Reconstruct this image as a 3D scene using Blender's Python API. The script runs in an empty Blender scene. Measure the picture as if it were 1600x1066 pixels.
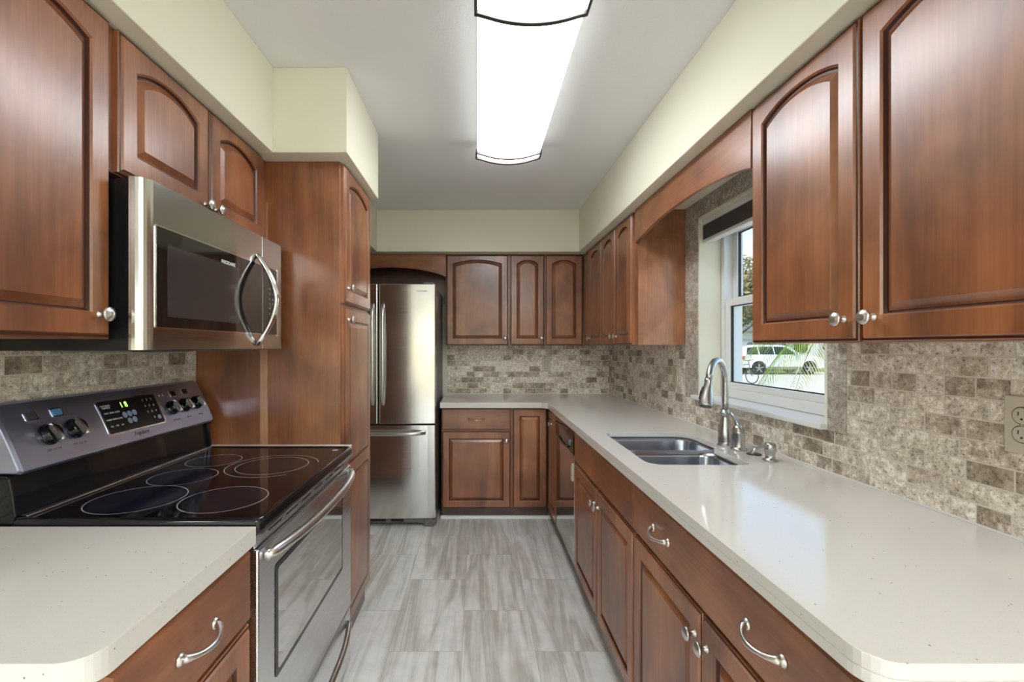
import bpy, bmesh, math, random
from mathutils import Vector, Matrix
PI = math.pi
random.seed(7)
SC = bpy.context.scene
COL = SC.collection

# ------------------------------------------------------------------ camera, world, sun, exposure
H = 1.29                      # eye height
cd = bpy.data.cameras.new('camera'); cam = bpy.data.objects.new('camera', cd); COL.objects.link(cam)
cam.location = (0, 0, H); cam.rotation_euler = (PI/2, 0, 0)
cd.sensor_width = 36; cd.lens = 16.0; cd.shift_x = 54/1600; cd.shift_y = 9/1600
cd.clip_start = 0.02; cd.clip_end = 400
SC.camera = cam
vs = SC.view_settings
vs.view_transform = 'Standard'; vs.look = 'None'; vs.gamma = 1; vs.use_curve_mapping = False
vs.exposure = 1.36
w = bpy.data.worlds.new('sky'); SC.world = w; w.use_nodes = True
nt = w.node_tree; nt.nodes.clear()
sk = nt.nodes.new('ShaderNodeTexSky'); sk.sky_type = 'NISHITA'; sk.sun_disc = False
sk.sun_elevation = math.radians(48); sk.sun_rotation = math.radians(200); sk.air_density = 1.0; sk.dust_density = 0.6
bg = nt.nodes.new('ShaderNodeBackground'); bg.inputs[1].default_value = 0.15
wo = nt.nodes.new('ShaderNodeOutputWorld')
nt.links.new(sk.outputs[0], bg.inputs[0]); nt.links.new(bg.outputs[0], wo.inputs[0])
sd = bpy.data.lights.new('sun', 'SUN'); sd.energy = 1.7; sd.angle = 0.01; sd.color = (1, .96, .9)
sun = bpy.data.objects.new('sun', sd); COL.objects.link(sun)
sun.rotation_euler = Vector((-.45, -.5, 1.0)).to_track_quat('Z', 'Y').to_euler()
LAMP = 5.0                    # ceiling lamp diffuser emission
ROOM = 18.0                    # unseen fill lamps added behind the camera for even light

# ------------------------------------------------------------------ key sizes
CT, CTT = .88, .04            # worktop top, thickness
UB, UT, CZ = H+.01, 2.047, 2.379
XW, XT = 1.152, 1.147         # side walls, tile face
XF = .542                     # right base fronts (frame face)
XL = -.53                     # left base frame face
XU, XUL = .865, -.845         # upper door faces
YB = 3.96                     # back wall

# ------------------------------------------------------------------ materials
def mat(name, col=(.8, .8, .8), rough=.5, metal=0., **kw):
    m = bpy.data.materials.new(name); m.use_nodes = True
    b = m.node_tree.nodes['Principled BSDF']
    b.inputs['Base Color'].default_value = (*col, 1); b.inputs['Roughness'].default_value = rough
    b.inputs['Metallic'].default_value = metal
    for k, v in kw.items():
        b.inputs[k.replace('_', ' ')].default_value = v
    return m
def N(m, t): return m.node_tree.nodes.new(t)
def L(m, a, b): m.node_tree.links.new(a, b)
def bsdf(m): return m.node_tree.nodes['Principled BSDF']
def ramp(m, fac, stops):
    r = N(m, 'ShaderNodeValToRGB'); e = r.color_ramp.elements
    e[0].position, e[0].color = stops[0][0], (*stops[0][1], 1)
    e[1].position, e[1].color = stops[-1][0], (*stops[-1][1], 1)
    for p, c in stops[1:-1]:
        k = e.new(p); k.color = (*c, 1)
    L(m, fac, r.inputs[0]); return r
def coords(m, scale=(1, 1, 1), space='Object'):
    tc = N(m, 'ShaderNodeTexCoord'); mp = N(m, 'ShaderNodeMapping'); mp.inputs['Scale'].default_value = scale
    L(m, tc.outputs[space], mp.inputs[0]); return mp
def noise(m, vec, scale=1, detail=5, rough=.6, dist=0.):
    n = N(m, 'ShaderNodeTexNoise'); n.inputs['Scale'].default_value = scale; n.inputs['Detail'].default_value = detail
    n.inputs['Roughness'].default_value = rough; n.inputs['Distortion'].default_value = dist
    L(m, vec, n.inputs['Vector']); return n
def mix(m, a, b, fac, mode='MIX'):
    x = N(m, 'ShaderNodeMix'); x.data_type = 'RGBA'; x.blend_type = mode
    for s, v in ((x.inputs[0], fac), (x.inputs[6], a), (x.inputs[7], b)):
        if isinstance(v, (int, float)): s.default_value = v
        elif isinstance(v, tuple): s.default_value = (*v, 1)
        else: L(m, v, s)
    return x.outputs[2]
def bump(m, h, strength=.2, dist=.002):
    b = N(m, 'ShaderNodeBump'); b.inputs['Strength'].default_value = strength; b.inputs['Distance'].default_value = dist
    L(m, h, b.inputs['Height']); L(m, b.outputs[0], bsdf(m).inputs['Normal'])

def wood(name, axis, dark=(.155, .048, .016), mid=(.30, .102, .034), light=(.41, .160, .058), rough=.30):
    m = mat(name, rough=.42, Coat_Weight=.7, Coat_Roughness=.24, Coat_IOR=1.65)
    s = [5.5, 5.5, 5.5]; s['xyz'.index(axis)] = 1.1
    f = [140, 140, 140]; f['xyz'.index(axis)] = 3.
    oi = N(m, 'ShaderNodeObjectInfo')
    tc = N(m, 'ShaderNodeTexCoord'); ad = N(m, 'ShaderNodeVectorMath'); ad.operation = 'ADD'
    sc_ = N(m, 'ShaderNodeMath'); sc_.operation = 'MULTIPLY'; sc_.inputs[1].default_value = 17.
    L(m, oi.outputs['Random'], sc_.inputs[0]); L(m, tc.outputs['Object'], ad.inputs[0]); L(m, sc_.outputs[0], ad.inputs[1])
    mp = N(m, 'ShaderNodeMapping'); mp.inputs['Scale'].default_value = s; L(m, ad.outputs[0], mp.inputs[0])
    mf = N(m, 'ShaderNodeMapping'); mf.inputs['Scale'].default_value = f; L(m, ad.outputs[0], mf.inputs[0])
    n1 = noise(m, mp.outputs[0], 1, 6, .58, .9); n2 = noise(m, mf.outputs[0], 1, 4, .6); n3 = noise(m, ad.outputs[0], 4.5, 3, .55, .4)
    r1 = ramp(m, n1.outputs[0], [(.28, dark), (.5, mid), (.74, light)])
    r3 = ramp(m, n3.outputs[0], [(.30, (.58, .54, .52)), (.64, (1.2, 1.18, 1.15))])
    r2 = ramp(m, n2.outputs[0], [(.35, (.84, .80, .77)), (.6, (1.05, 1.05, 1.05))])
    c = mix(m, r1.outputs[0], r3.outputs[0], .8, 'MULTIPLY'); c = mix(m, c, r2.outputs[0], .8, 'MULTIPLY')
    L(m, c, bsdf(m).inputs['Base Color']); bump(m, n2.outputs[0], .015, .001)
    return m
M = {}
M['wood'] = wood('cherry_wood_vertical', 'z')
M['wood_y'] = wood('cherry_wood_along', 'y'); M['wood_x'] = wood('cherry_wood_across', 'x')
M['wood_lt'] = wood('cherry_wood_pale', 'z', (.34, .16, .07), (.48, .25, .13), (.58, .33, .18))
M['wood_end_lit'] = wood('cherry_window_lit_end_panel', 'z', (.27, .105, .045), (.42, .175, .080), (.52, .25, .125))  # same cherry with window light painted in as a paler tone
M['glaze'] = mat('dark_glaze_in_grooves', (.055, .014, .006), .35)
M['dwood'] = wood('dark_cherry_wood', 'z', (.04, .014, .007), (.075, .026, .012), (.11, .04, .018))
M['nickel'] = mat('satin_nickel', (.70, .685, .66), .30, 1)
M['cream'] = mat('cream_paint', (.85, .825, .67), .6)
M['wallp'] = mat('pale_wall_paint', (.74, .74, .62), .6)
M['ceil'] = mat('ceiling_paint', (.90, .90, .895), .8)
n_ = noise(M['ceil'], coords(M['ceil']).outputs[0], 160, 3); bump(M['ceil'], n_.outputs[0], .45, .003)
M['white'] = mat('white_vinyl', (.82, .83, .82), .35)
M['offwhite'] = mat('cream_plastic', (.62, .56, .44), .4)
M['black'] = mat('black_plastic', (.012, .012, .013), .25)
M['matteblack'] = mat('matte_black', (.02, .02, .02), .6)
M['glossblack'] = mat('black_enamel', (.006, .006, .009), .08)
M['chrome'] = mat('polished_chrome', (.82, .82, .82), .12, 1)
M['grey'] = mat('grey_plastic', (.16, .16, .16), .45)
def steel(name, col, rough, stretch, amt=.12):
    m = mat(name, col, rough, 1)
    n = noise(m, coords(m, stretch).outputs[0], 1, 4, .6)
    r = ramp(m, n.outputs[0], [(.3, (rough*.8,)*3), (.7, (rough*1.25,)*3)]); L(m, r.outputs[0], bsdf(m).inputs['Roughness'])
    bump(m, n.outputs[0], amt, .0006); return m
M['steel'] = steel('brushed_steel', (.62, .61, .59), .22, (3, 500, 500))
M['steel_f'] = steel('brushed_steel_fridge', (.74, .735, .72), .17, (2, 2, 420), .10)
M['steel_y'] = steel('brushed_steel_oven', (.72, .73, .75), .24, (400, 3, 400))
M['steel_mw'] = steel('brushed_steel_microwave', (.56, .54, .51), .16, (400, 3, 400), .05)
M['steel_dw'] = steel('polished_steel_door', (.58, .57, .55), .06, (400, 3, 400), .02)
M['steel_s'] = steel('sink_steel', (.50, .53, .60), .20, (300, 8, 300), .06)
M['faucet'] = mat('brushed_nickel_faucet', (.55, .55, .545), .27, 1)
M['panelst'] = steel('control_panel_steel', (.58, .62, .84), .34, (300, 3, 300), .05)  # blue of the reflected window put into the steel colour
def emis(name, col, s):
    m = mat(name, (.8, .8, .8)); b = bsdf(m); b.inputs['Emission Color'].default_value = (*col, 1); b.inputs['Emission Strength'].default_value = s; return m
M['lamp'] = emis('lamp_diffuser', (.93, .965, 1.), LAMP)
M['fill_lamp'] = emis('fill_lamp_diffuser', (.92, .96, 1.), ROOM)
M['led'] = emis('green_display_digits', (.45, 1., .08), .7)
M['bronze'] = mat('dark_bronze_metal', (.10, .09, .085), .4, .6)
M['ring'] = mat('pale_burner_print', (.42, .43, .46), .3)
M['zone'] = mat('burner_zone_print', (.010, .011, .020), .10)
M['lens'] = mat('white_marking', (.75, .76, .78), .5)
M['bluebtn'] = mat('pale_blue_button', (.30, .38, .52), .4)
M['bluewin'] = mat('blue_indicator', (.10, .28, .48), .2)
M['darkmark'] = mat('dark_marking', (.05, .05, .06), .5)
M['ovenglass'] = mat('oven_window_glass', (.03, .03, .028), .04, 0, Specular_IOR_Level=1.0, Coat_Weight=.0)
bsdf(M['ovenglass']).inputs['IOR'].default_value = 4.2
M['mwglass'] = mat('dark_door_glass', (.010, .009, .009), .045); bsdf(M['mwglass']).inputs['IOR'].default_value = 1.9
M['mwmesh'] = mat('perforated_window_screen', (.045, .040, .040), .12); bsdf(M['mwmesh']).inputs['IOR'].default_value = 1.9
M['cooktop'] = mat('black_ceramic_glass', (.004, .004, .006), .05)
# window glass: clear pane with a weak mirror
def glass():
    m = bpy.data.materials.new('window_glass'); m.use_nodes = True; t = m.node_tree; t.nodes.clear()
    o = t.nodes.new('ShaderNodeOutputMaterial'); a = t.nodes.new('ShaderNodeBsdfTransparent'); g = t.nodes.new('ShaderNodeBsdfGlossy')
    a.inputs[0].default_value = (.95, .98, .97, 1); g.inputs['Roughness'].default_value = .01
    f = t.nodes.new('ShaderNodeLayerWeight'); x = t.nodes.new('ShaderNodeMixShader'); p = t.nodes.new('ShaderNodeMath'); p.operation = 'POWER'; p.inputs[1].default_value = 4.
    q = t.nodes.new('ShaderNodeMath'); q.operation = 'MULTIPLY_ADD'; q.inputs[1].default_value = .5; q.inputs[2].default_value = .02
    t.links.new(f.outputs['Facing'], p.inputs[0]); t.links.new(p.outputs[0], q.inputs[0]); t.links.new(q.outputs[0], x.inputs[0]); t.links.new(a.outputs[0], x.inputs[1]); t.links.new(g.outputs[0], x.inputs[2]); t.links.new(x.outputs[0], o.inputs[0])
    return m
M['glass'] = glass()
# quartz
m = M['quartz'] = mat('speckled_quartz', (.70, .665, .60), .09)
c = coords(m)
v1 = N(m, 'ShaderNodeTexVoronoi'); v1.inputs['Scale'].default_value = 62; L(m, c.outputs[0], v1.inputs['Vector'])
v2 = N(m, 'ShaderNodeTexVoronoi'); v2.inputs['Scale'].default_value = 210; L(m, c.outputs[0], v2.inputs['Vector'])
sp = ramp(m, v1.outputs['Distance'], [(.07, (1, 1, 1)), (.11, (0, 0, 0))]); sp2 = ramp(m, v2.outputs['Distance'], [(.10, (1, 1, 1)), (.2, (0, 0, 0))])
sel = ramp(m, v1.outputs['Color'], [(.55, (0, 0, 0)), (.62, (1, 1, 1))])
k = mix(m, sp.outputs[0], sel.outputs[0], 1., 'MULTIPLY')
base = mix(m, (.735, .71, .665), (.64, .605, .545), sp2.outputs[0]); L(m, mix(m, base, (.22, .17, .12), k), bsdf(m).inputs['Base Color'])
# travertine brick tile; axes give (along, up)
def travertine(name, ax, bw=.098, bh=.0485, grout=.0021, tone=1.26, var=1.):
    m = mat(name, rough=.42)
    tc = N(m, 'ShaderNodeTexCoord'); sx = N(m, 'ShaderNodeSeparateXYZ'); cx = N(m, 'ShaderNodeCombineXYZ')
    L(m, tc.outputs['Object'], sx.inputs[0]); L(m, sx.outputs[ax], cx.inputs[0]); L(m, sx.outputs[2], cx.inputs[1])
    b = N(m, 'ShaderNodeTexBrick'); b.inputs['Scale'].default_value = 1; b.inputs['Mortar Size'].default_value = grout
    b.inputs['Brick Width'].default_value = bw; b.inputs['Row Height'].default_value = bh; b.offset = .5; b.squash = .72; b.squash_frequency = 3
    b.inputs['Mortar Smooth'].default_value = .3; b.inputs['Bias'].default_value = 0.
    b.inputs['Color1'].default_value = (0, 0, 0, 1); b.inputs['Color2'].default_value = (1, 1, 1, 1); b.inputs['Mortar'].default_value = (.5, .5, .5, 1)
    L(m, cx.outputs[0], b.inputs['Vector'])
    # offset noise per tile
    mul = N(m, 'ShaderNodeVectorMath'); mul.operation = 'SCALE'; mul.inputs['Scale'].default_value = 9.; L(m, b.outputs['Color'], mul.inputs[0])
    ad = N(m, 'ShaderNodeVectorMath'); ad.operation = 'ADD'; L(m, tc.outputs['Object'], ad.inputs[0]); L(m, mul.outputs[0], ad.inputs[1])
    n1 = noise(m, ad.outputs[0], 48, 8, .74, .35); n2 = noise(m, ad.outputs[0], 150, 4, .6); n3 = noise(m, ad.outputs[0], 16, 4, .6, .4)
    sc = N(m, 'ShaderNodeMath'); sc.operation = 'MULTIPLY_ADD'; sc.inputs[1].default_value = .80*var; sc.inputs[2].default_value = .5-.40*var-.26; L(m, b.outputs['Color'], sc.inputs[0])
    sm = N(m, 'ShaderNodeMath'); sm.operation = 'MULTIPLY_ADD'; sm.inputs[1].default_value = 1.; L(m, n3.outputs[0], sm.inputs[0])
    f3 = N(m, 'ShaderNodeMath'); f3.operation = 'MULTIPLY'; f3.inputs[1].default_value = .55; L(m, n3.outputs[0], f3.inputs[0])
    L(m, sc.outputs[0], sm.inputs[2]); t_ = tone
    tile = ramp(m, sm.outputs[0], [(.22, (.21*t_, .165*t_, .115*t_)), (.42, (.34*t_, .285*t_, .215*t_)), (.58, (.50*t_, .44*t_, .355*t_)), (.80, (.68*t_, .63*t_, .54*t_))])
    v = ramp(m, n1.outputs[0], [(.36, (.48, .43, .38)), (.46, (.92, .90, .88)), (.54, (1.05, 1.05, 1.05)), (.60, (1.55, 1.62, 1.72)), (.72, (1.9, 2.05, 2.25))])
    c = mix(m, tile.outputs[0], v.outputs[0], .85, 'MULTIPLY')
    pit = ramp(m, n2.outputs[0], [(.36, (.40, .34, .30)), (.43, (1, 1, 1))]); c = mix(m, c, pit.outputs[0], .8, 'MULTIPLY')
    c = mix(m, c, (.60*tone, .565*tone, .49*tone), b.outputs['Fac'])
    L(m, c, bsdf(m).inputs['Base Color'])
    hh = N(m, 'ShaderNodeMath'); hh.operation = 'MULTIPLY_ADD'; L(m, b.outputs['Fac'], hh.inputs[0]); hh.inputs[1].default_value = -1.
    L(m, n1.outputs[0], hh.inputs[2]); bump(m, hh.outputs[0], .5, .003)
    return m
M['tile_y'] = travertine('travertine_tile_side', 1); M['tile_x'] = travertine('travertine_tile_back', 0)
M['tile_b'] = travertine('travertine_border_tile', 1, .4, .30, .0015, .80, .25)
# floor: long stone-look tiles with streaks along y
m = M['floor'] = mat('streaked_grey_floor_tile', rough=.30)
tc = N(m, 'ShaderNodeTexCoord'); sx = N(m, 'ShaderNodeSeparateXYZ'); cx = N(m, 'ShaderNodeCombineXYZ')
L(m, tc.outputs['Object'], sx.inputs[0])
a1 = N(m, 'ShaderNodeMath'); a1.inputs[1].default_value = -.136+.597*4; L(m, sx.outputs[1], a1.inputs[0])
a2 = N(m, 'ShaderNodeMath'); a2.inputs[1].default_value = .065+.31*8; L(m, sx.outputs[0], a2.inputs[0])
L(m, a1.outputs[0], cx.inputs[0]); L(m, a2.outputs[0], cx.inputs[1])
b = N(m, 'ShaderNodeTexBrick'); b.inputs['Scale'].default_value = 1; b.inputs['Mortar Size'].default_value = .0011; b.inputs['Brick Width'].default_value = .597
b.inputs['Row Height'].default_value = .31; b.offset = .5; b.inputs['Color1'].default_value = (0, 0, 0, 1); b.inputs['Color2'].default_value = (1, 1, 1, 1); b.inputs['Mortar'].default_value = (.5, .5, .5, 1)
L(m, cx.outputs[0], b.inputs['Vector'])
mul = N(m, 'ShaderNodeVectorMath'); mul.operation = 'SCALE'; mul.inputs['Scale'].default_value = .35; L(m, b.outputs['Color'], mul.inputs[0])
ad = N(m, 'ShaderNodeVectorMath'); ad.operation = 'ADD'; L(m, tc.outputs['Object'], ad.inputs[0]); L(m, mul.outputs[0], ad.inputs[1])
mp = N(m, 'ShaderNodeMapping'); mp.inputs['Scale'].default_value = (5.0, .40, 1); L(m, ad.outputs[0], mp.inputs[0])
mp2 = N(m, 'ShaderNodeMapping'); mp2.inputs['Scale'].default_value = (30, .9, 1); L(m, ad.outputs[0], mp2.inputs[0])
n1 = noise(m, mp.outputs[0], 1, 4, .6, 1.0); n2 = noise(m, mp2.outputs[0], 1, 5, .65, .6); n3 = noise(m, ad.outputs[0], 14, 6, .7)
r1 = ramp(m, n1.outputs[0], [(.30, (.84, .84, .83)), (.40, (.77, .765, .745)), (.455, (.56, .535, .49)), (.49, (.68, .665, .63)), (.53, (.81, .81, .79)), (.72, (.88, .88, .87))])
r2 = ramp(m, n2.outputs[0], [(.34, (.72, .69, .66)), (.5, (1, 1, 1))]); r3 = ramp(m, n3.outputs[0], [(.3, (.86, .86, .86)), (.6, (1.03, 1.03, 1.03))])
c = mix(m, r1.outputs[0], r2.outputs[0], .75, 'MULTIPLY'); c = mix(m, c, r3.outputs[0], .8, 'MULTIPLY')
L(m, mix(m, c, (.42, .41, .38), b.outputs['Fac']), bsdf(m).inputs['Base Color'])
# fabric shade
m = M['fabric'] = mat('grey_shade_fabric', (.12, .115, .11), .9)
n_ = noise(m, coords(m, (200, 200, 900)).outputs[0], 1, 2); bump(m, n_.outputs[0], .4, .001)
# outdoors
def noisy(name, c1, c2, scale, rough=.9):
    m = mat(name, rough=rough); n = noise(m, coords(m).outputs[0], scale, 6, .65)
    L(m, ramp(m, n.outputs[0], [(.35, c1), (.65, c2)]).outputs[0], bsdf(m).inputs['Base Color']); return m
M['concrete'] = noisy('driveway_concrete', (.52, .48, .42), (.66, .62, .55), 3)
M['grass'] = noisy('lawn', (.10, .16, .03), (.30, .30, .10), 1.3)
M['leaf'] = noisy('tree_leaves', (.05, .11, .02), (.17, .24, .07), 2)
M['leafdry'] = noisy('dry_tree_leaves', (.20, .15, .05), (.34, .30, .13), 2)
M['redleaf'] = noisy('red_shrub_leaves', (.16, .035, .02), (.28, .10, .05), 2)
M['palm'] = noisy('palm_leaflets', (.10, .20, .02), (.30, .40, .08), 6)
M['palmdry'] = mat('dry_palm_leaflets', (.50, .42, .22), .8)
M['bark'] = noisy('bark', (.07, .05, .035), (.16, .12, .09), 9)
M['carpaint'] = mat('white_car_paint', (.72, .73, .75), .2, 0, Coat_Weight=.6)
M['carglass'] = mat('dark_car_window', (.01, .012, .015), .05)
M['tyre'] = mat('tyre_rubber', (.018, .018, .018), .8)
M['alloy'] = mat('alloy_wheel', (.45, .45, .46), .35, .8)
M['tail'] = mat('red_tail_light', (.45, .02, .02), .3)
M['siding'] = mat('pale_house_siding', (.62, .63, .64), .8)
M['roof'] = noisy('asphalt_shingle_roof', (.12, .11, .10), (.20, .19, .18), 8)
M['garage'] = mat('grey_garage_door', (.40, .42, .44), .6)

# ------------------------------------------------------------------ builders
def thing(name, label, cat, loc=(0, 0, 0), group=None):
    o = bpy.data.objects.new(name, None); COL.objects.link(o); o.empty_display_size = .1
    o.location = loc; o['label'] = label; o['category'] = cat
    if group: o['group'] = group
    return o
def wloc(o):
    v = Vector((0, 0, 0))
    while o: v = v + Vector(o.location); o = o.parent
    return v
def obj(name, bm, mats, parent=None, smooth=False, bev=0, label=None, seg=2, origin=None):
    off = wloc(parent) if parent else Vector(origin or (0, 0, 0))
    bmesh.ops.translate(bm, verts=bm.verts, vec=-off)
    bmesh.ops.recalc_face_normals(bm, faces=bm.faces)
    if smooth:
        for f in bm.faces: f.smooth = True
    me = bpy.data.meshes.new(name); bm.to_mesh(me); bm.free()
    for x in (mats if isinstance(mats, (list, tuple)) else [mats]): me.materials.append(M[x] if isinstance(x, str) else x)
    o = bpy.data.objects.new(name, me); COL.objects.link(o)
    if parent: o.parent = parent
    elif origin: o.location = origin
    if bev:
        b = o.modifiers.new('bevel', 'BEVEL'); b.width = bev; b.segments = seg; b.limit_method = 'ANGLE'; b.angle_limit = .6
    if label: o['label'] = label
    return o
def tag(o, label, cat, group=None):
    o['label'] = label; o['category'] = cat
    if group: o['group'] = group
    return o
def struct(name, bm, m, parent=None, **k):
    o = obj(name, bm, m, parent, **k); o['kind'] = 'structure'; return o
def box(bm, x0, x1, y0, y1, z0, z1, mi=0):
    vs_ = [bm.verts.new((x, y, z)) for x in (x0, x1) for y in (y0, y1) for z in (z0, z1)]
    for f in ((0, 1, 3, 2), (4, 6, 7, 5), (0, 4, 5, 1), (2, 3, 7, 6), (0, 2, 6, 4), (1, 5, 7, 3)):
        bm.faces.new([vs_[i] for i in f]).material_index = mi
    return bm
def B(*a): return box(bmesh.new(), *a)
def boxes(l):
    bm = bmesh.new()
    for a in l: box(bm, *a)
    return bm
# face frames: (along, up, out) -> world
def fr_left(x0): return lambda a, b, c: Vector((x0+c, a, b))       # faces +x
def fr_right(x0): return lambda a, b, c: Vector((x0-c, a, b))      # faces -x
def fr_back(y0): return lambda a, b, c: Vector((a, y0-c, b))       # faces -y
def loft(bm, loops, closed=True, cap0=True, cap1=True, mis=None):
    rings = [[bm.verts.new(p) for p in lp] for lp in loops]; n = len(rings[0])
    for i in range(len(rings)-1):
        for j in range(n if closed else n-1):
            k = (j+1) % n
            f = bm.faces.new((rings[i][j], rings[i][k], rings[i+1][k], rings[i+1][j]))
            if mis: f.material_index = mis[i]
    if cap0: bm.faces.new(rings[0])
    if cap1: bm.faces.new(rings[-1][::-1])
    return rings
def lathe(bm, F, a, b, prof, seg=20):
    """profile of (out, radius) around the out axis of frame F at (a, b)"""
    loft(bm, [[F(a+r*math.cos(t), b+r*math.sin(t), c) for t in [2*PI*i/seg for i in range(seg)]] for c, r in prof])
    return bm
def lathe_z(bm, x, y, prof, seg=24):
    loft(bm, [[Vector((x+r*math.cos(2*PI*i/seg), y+r*math.sin(2*PI*i/seg), z)) for i in range(seg)] for z, r in prof]); return bm
def tube(bm, pts, rad, seg=12, sq=None, up=None):
    pts = [Vector(p) for p in pts]; n = len(pts)
    rad = rad if isinstance(rad, (list, tuple)) else [rad]*n
    loops = []; prev = None
    for i, p in enumerate(pts):
        t = (pts[min(i+1, n-1)]-pts[max(i-1, 0)]).normalized()
        if prev is None:
            r = Vector(up) if up else (Vector((0, 0, 1)) if abs(t.z) < .9 else Vector((1, 0, 0)))
        else: r = prev
        u = (r-t*r.dot(t)).normalized(); v = t.cross(u); prev = u
        s = sq or 1.
        loops.append([p+u*rad[i]*math.cos(2*PI*j/seg)+v*rad[i]*s*math.sin(2*PI*j/seg) for j in range(seg)])
    loft(bm, loops); return bm
def disc(bm, cx_, cy_, z, r, seg=48):
    bm.faces.new([bm.verts.new((cx_+r*math.cos(2*PI*i/seg), cy_+r*math.sin(2*PI*i/seg), z)) for i in range(seg)]); return bm
def annulus(bm, cx_, cy_, z, r0, r1, seg=72, a0=0, a1=2*PI):
    n = seg; ri = [[bm.verts.new((cx_+r*math.cos(a0+(a1-a0)*i/n), cy_+r*math.sin(a0+(a1-a0)*i/n), z)) for i in range(n+1)] for r in (r0, r1)]
    for i in range(n): bm.faces.new((ri[0][i], ri[1][i], ri[1][i+1], ri[0][i+1]))
    return bm
def text_bm(bm, s, size, F, a, b, c, flip=1, ext=.0004, shear=0., align='CENTER'):
    cu = bpy.data.curves.new('t', 'FONT'); cu.body = s; cu.size = size; cu.extrude = ext; cu.align_x = align; cu.align_y = 'CENTER'; cu.shear = shear
    ob = bpy.data.objects.new('t', cu); COL.objects.link(ob)
    dg = bpy.context.evaluated_depsgraph_get(); me = bpy.data.meshes.new_from_object(ob.evaluated_get(dg))
    t = bmesh.new(); t.from_mesh(me)
    vm = {v: bm.verts.new(F(a+flip*v.co.x, b+v.co.y, c+v.co.z)) for v in t.verts}
    for f in t.faces:
        try: bm.faces.new([vm[v] for v in f.verts])
        except ValueError: pass
    t.free(); bpy.data.objects.remove(ob); bpy.data.curves.remove(cu); bpy.data.meshes.remove(me)
    return bm

# ---- raised-panel door
def panel_loop(F, a0, a1, b0, b1, c, n=14, rise=0.):
    """rectangle whose top edge is an arch; b1 = top at the sides, rise = how much higher the crown is"""
    pts = [F(a0, b0, c), F(a1, b0, c)]
    for i in range(n+1):
        u = i/n
        pts.append(F(a1+(a0-a1)*u, b1+rise*(1-abs(2*u-1)**2.2), c))
    return pts
def door_bm(F, a0, a1, b0, b1, arch=True, panels=None, stile=.052, T=.019, base=0.):
    bm = bmesh.new(); N_ = 14
    def ring(i, c): return panel_loop(F, a0+i, a1-i, b0+i, b1-i, c)
    # slab with a stepped, rounded outer edge
    outer = [ring(0, base), ring(0, base+T-.008), ring(.002, base+T-.0055), ring(.007, base+T-.0050), ring(.010, base+T)]
    if not panels: panels = [(b0+stile+.003, b1)]
    if len(panels) == 1:
        if arch:
            rs = .032; ts = .072
            if a1-a0 < .26: rs = .026
        else: rs = 0.; ts = stile+.003
        pb0 = b0+stile+.003; pb1 = b1-ts
        def pr(i, c): return panel_loop(F, a0+stile+i, a1-stile-i, pb0+i, pb1-i, c, rise=rs*(1-i*2))
        inner = [pr(0, base+T), pr(.004, base+T-.004), pr(.007, base+T-.011), pr(.010, base+T-.011), pr(.013, base+T-.010), pr(.025, base+T-.002), pr(.027, base+T-.0005)]
        loft(bm, outer+inner, mis=[0, 0, 1, 0, 0, 0, 1, 1, 0, 0, 0])
    else:
        # flat frame face with several framed fields, built as strips
        loft(bm, outer[:4]+[ring(.010, base+T-.001)], mis=[0, 0, 1, 0])
        ys = [b0+.010]+[v for p in panels for v in p]+[b1-.010]
        for i in range(0, len(ys), 2): box(bm, *sorted_box(F, a0+.010, a1-.010, ys[i], ys[i+1], base+T-.0012, base+T))
        for p0, p1 in panels:
            for s0, s1 in ((a0+.010, a0+stile), (a1-stile, a1-.010)): box(bm, *sorted_box(F, s0, s1, p0, p1, base+T-.0012, base+T))
            def pr(i, c): return panel_loop(F, a0+stile+i, a1-stile-i, p0+i, p1-i, c)
            loft(bm, [pr(0, base+T), pr(.003, base+T-.0005), pr(.008, base+T-.0009), pr(.011, base+T-.0009), pr(.028, base+T+.0005)], cap0=False, mis=[1, 1, 1, 0])
    return bm
def sorted_box(F, a0, a1, b0, b1, c0, c1):
    p, q = F(a0, b0, c0), F(a1, b1, c1)
    return (min(p.x, q.x), max(p.x, q.x), min(p.y, q.y), max(p.y, q.y), min(p.z, q.z), max(p.z, q.z))
def fbox(bm, F, a0, a1, b0, b1, c0, c1): return box(bm, *sorted_box(F, a0, a1, b0, b1, c0, c1))
def slab_bm(F, a0, a1, b0, b1, T=.019):
    def ring(i, c): return panel_loop(F, a0+i, a1-i, b0+i, b1-i, c)
    bm = bmesh.new(); loft(bm, [ring(0, 0), ring(0, T-.007), ring(.003, T-.003), ring(.007, T)], mis=[0, 0, 0]); return bm
def knob(parent, F, a, b, c=.019):
    bm = bmesh.new()
    lathe(bm, F, a, b, [(c, .0085), (c+.0015, .0085), (c+.003, .0055), (c+.014, .0050), (c+.017, .009), (c+.019, .0155), (c+.0225, .0165), (c+.025, .0155), (c+.0255, .0125), (c+.0275, .011), (c+.029, .006), (c+.0293, .001)], 24)
    return obj('knob', bm, 'nickel', parent, smooth=True)
def pull(parent, F, a, b, L_=.104, c=.019):
    bm = bmesh.new(); n = 22; pts = []; rad = []
    for i in range(n+1):
        t = i/n; u = 2*t-1; s = 1-u*u
        pts.append(F(a+u*L_/2, b-.006*s-.000, c+.004+.026*s**.75)); rad.append(.0042+.0045*abs(u)**5+(.0014*(1-abs(u)*2) if abs(u) < .5 else 0))
    tube(bm, pts, rad, 12)
    for s in (-1, 1):
        lathe(bm, F, a+s*L_/2, b, [(c, .0115), (c+.0025, .0115), (c+.006, .0085), (c+.010, .004)], 18)
    return obj('pull_handle', bm, 'nickel', parent, smooth=True)
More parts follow.
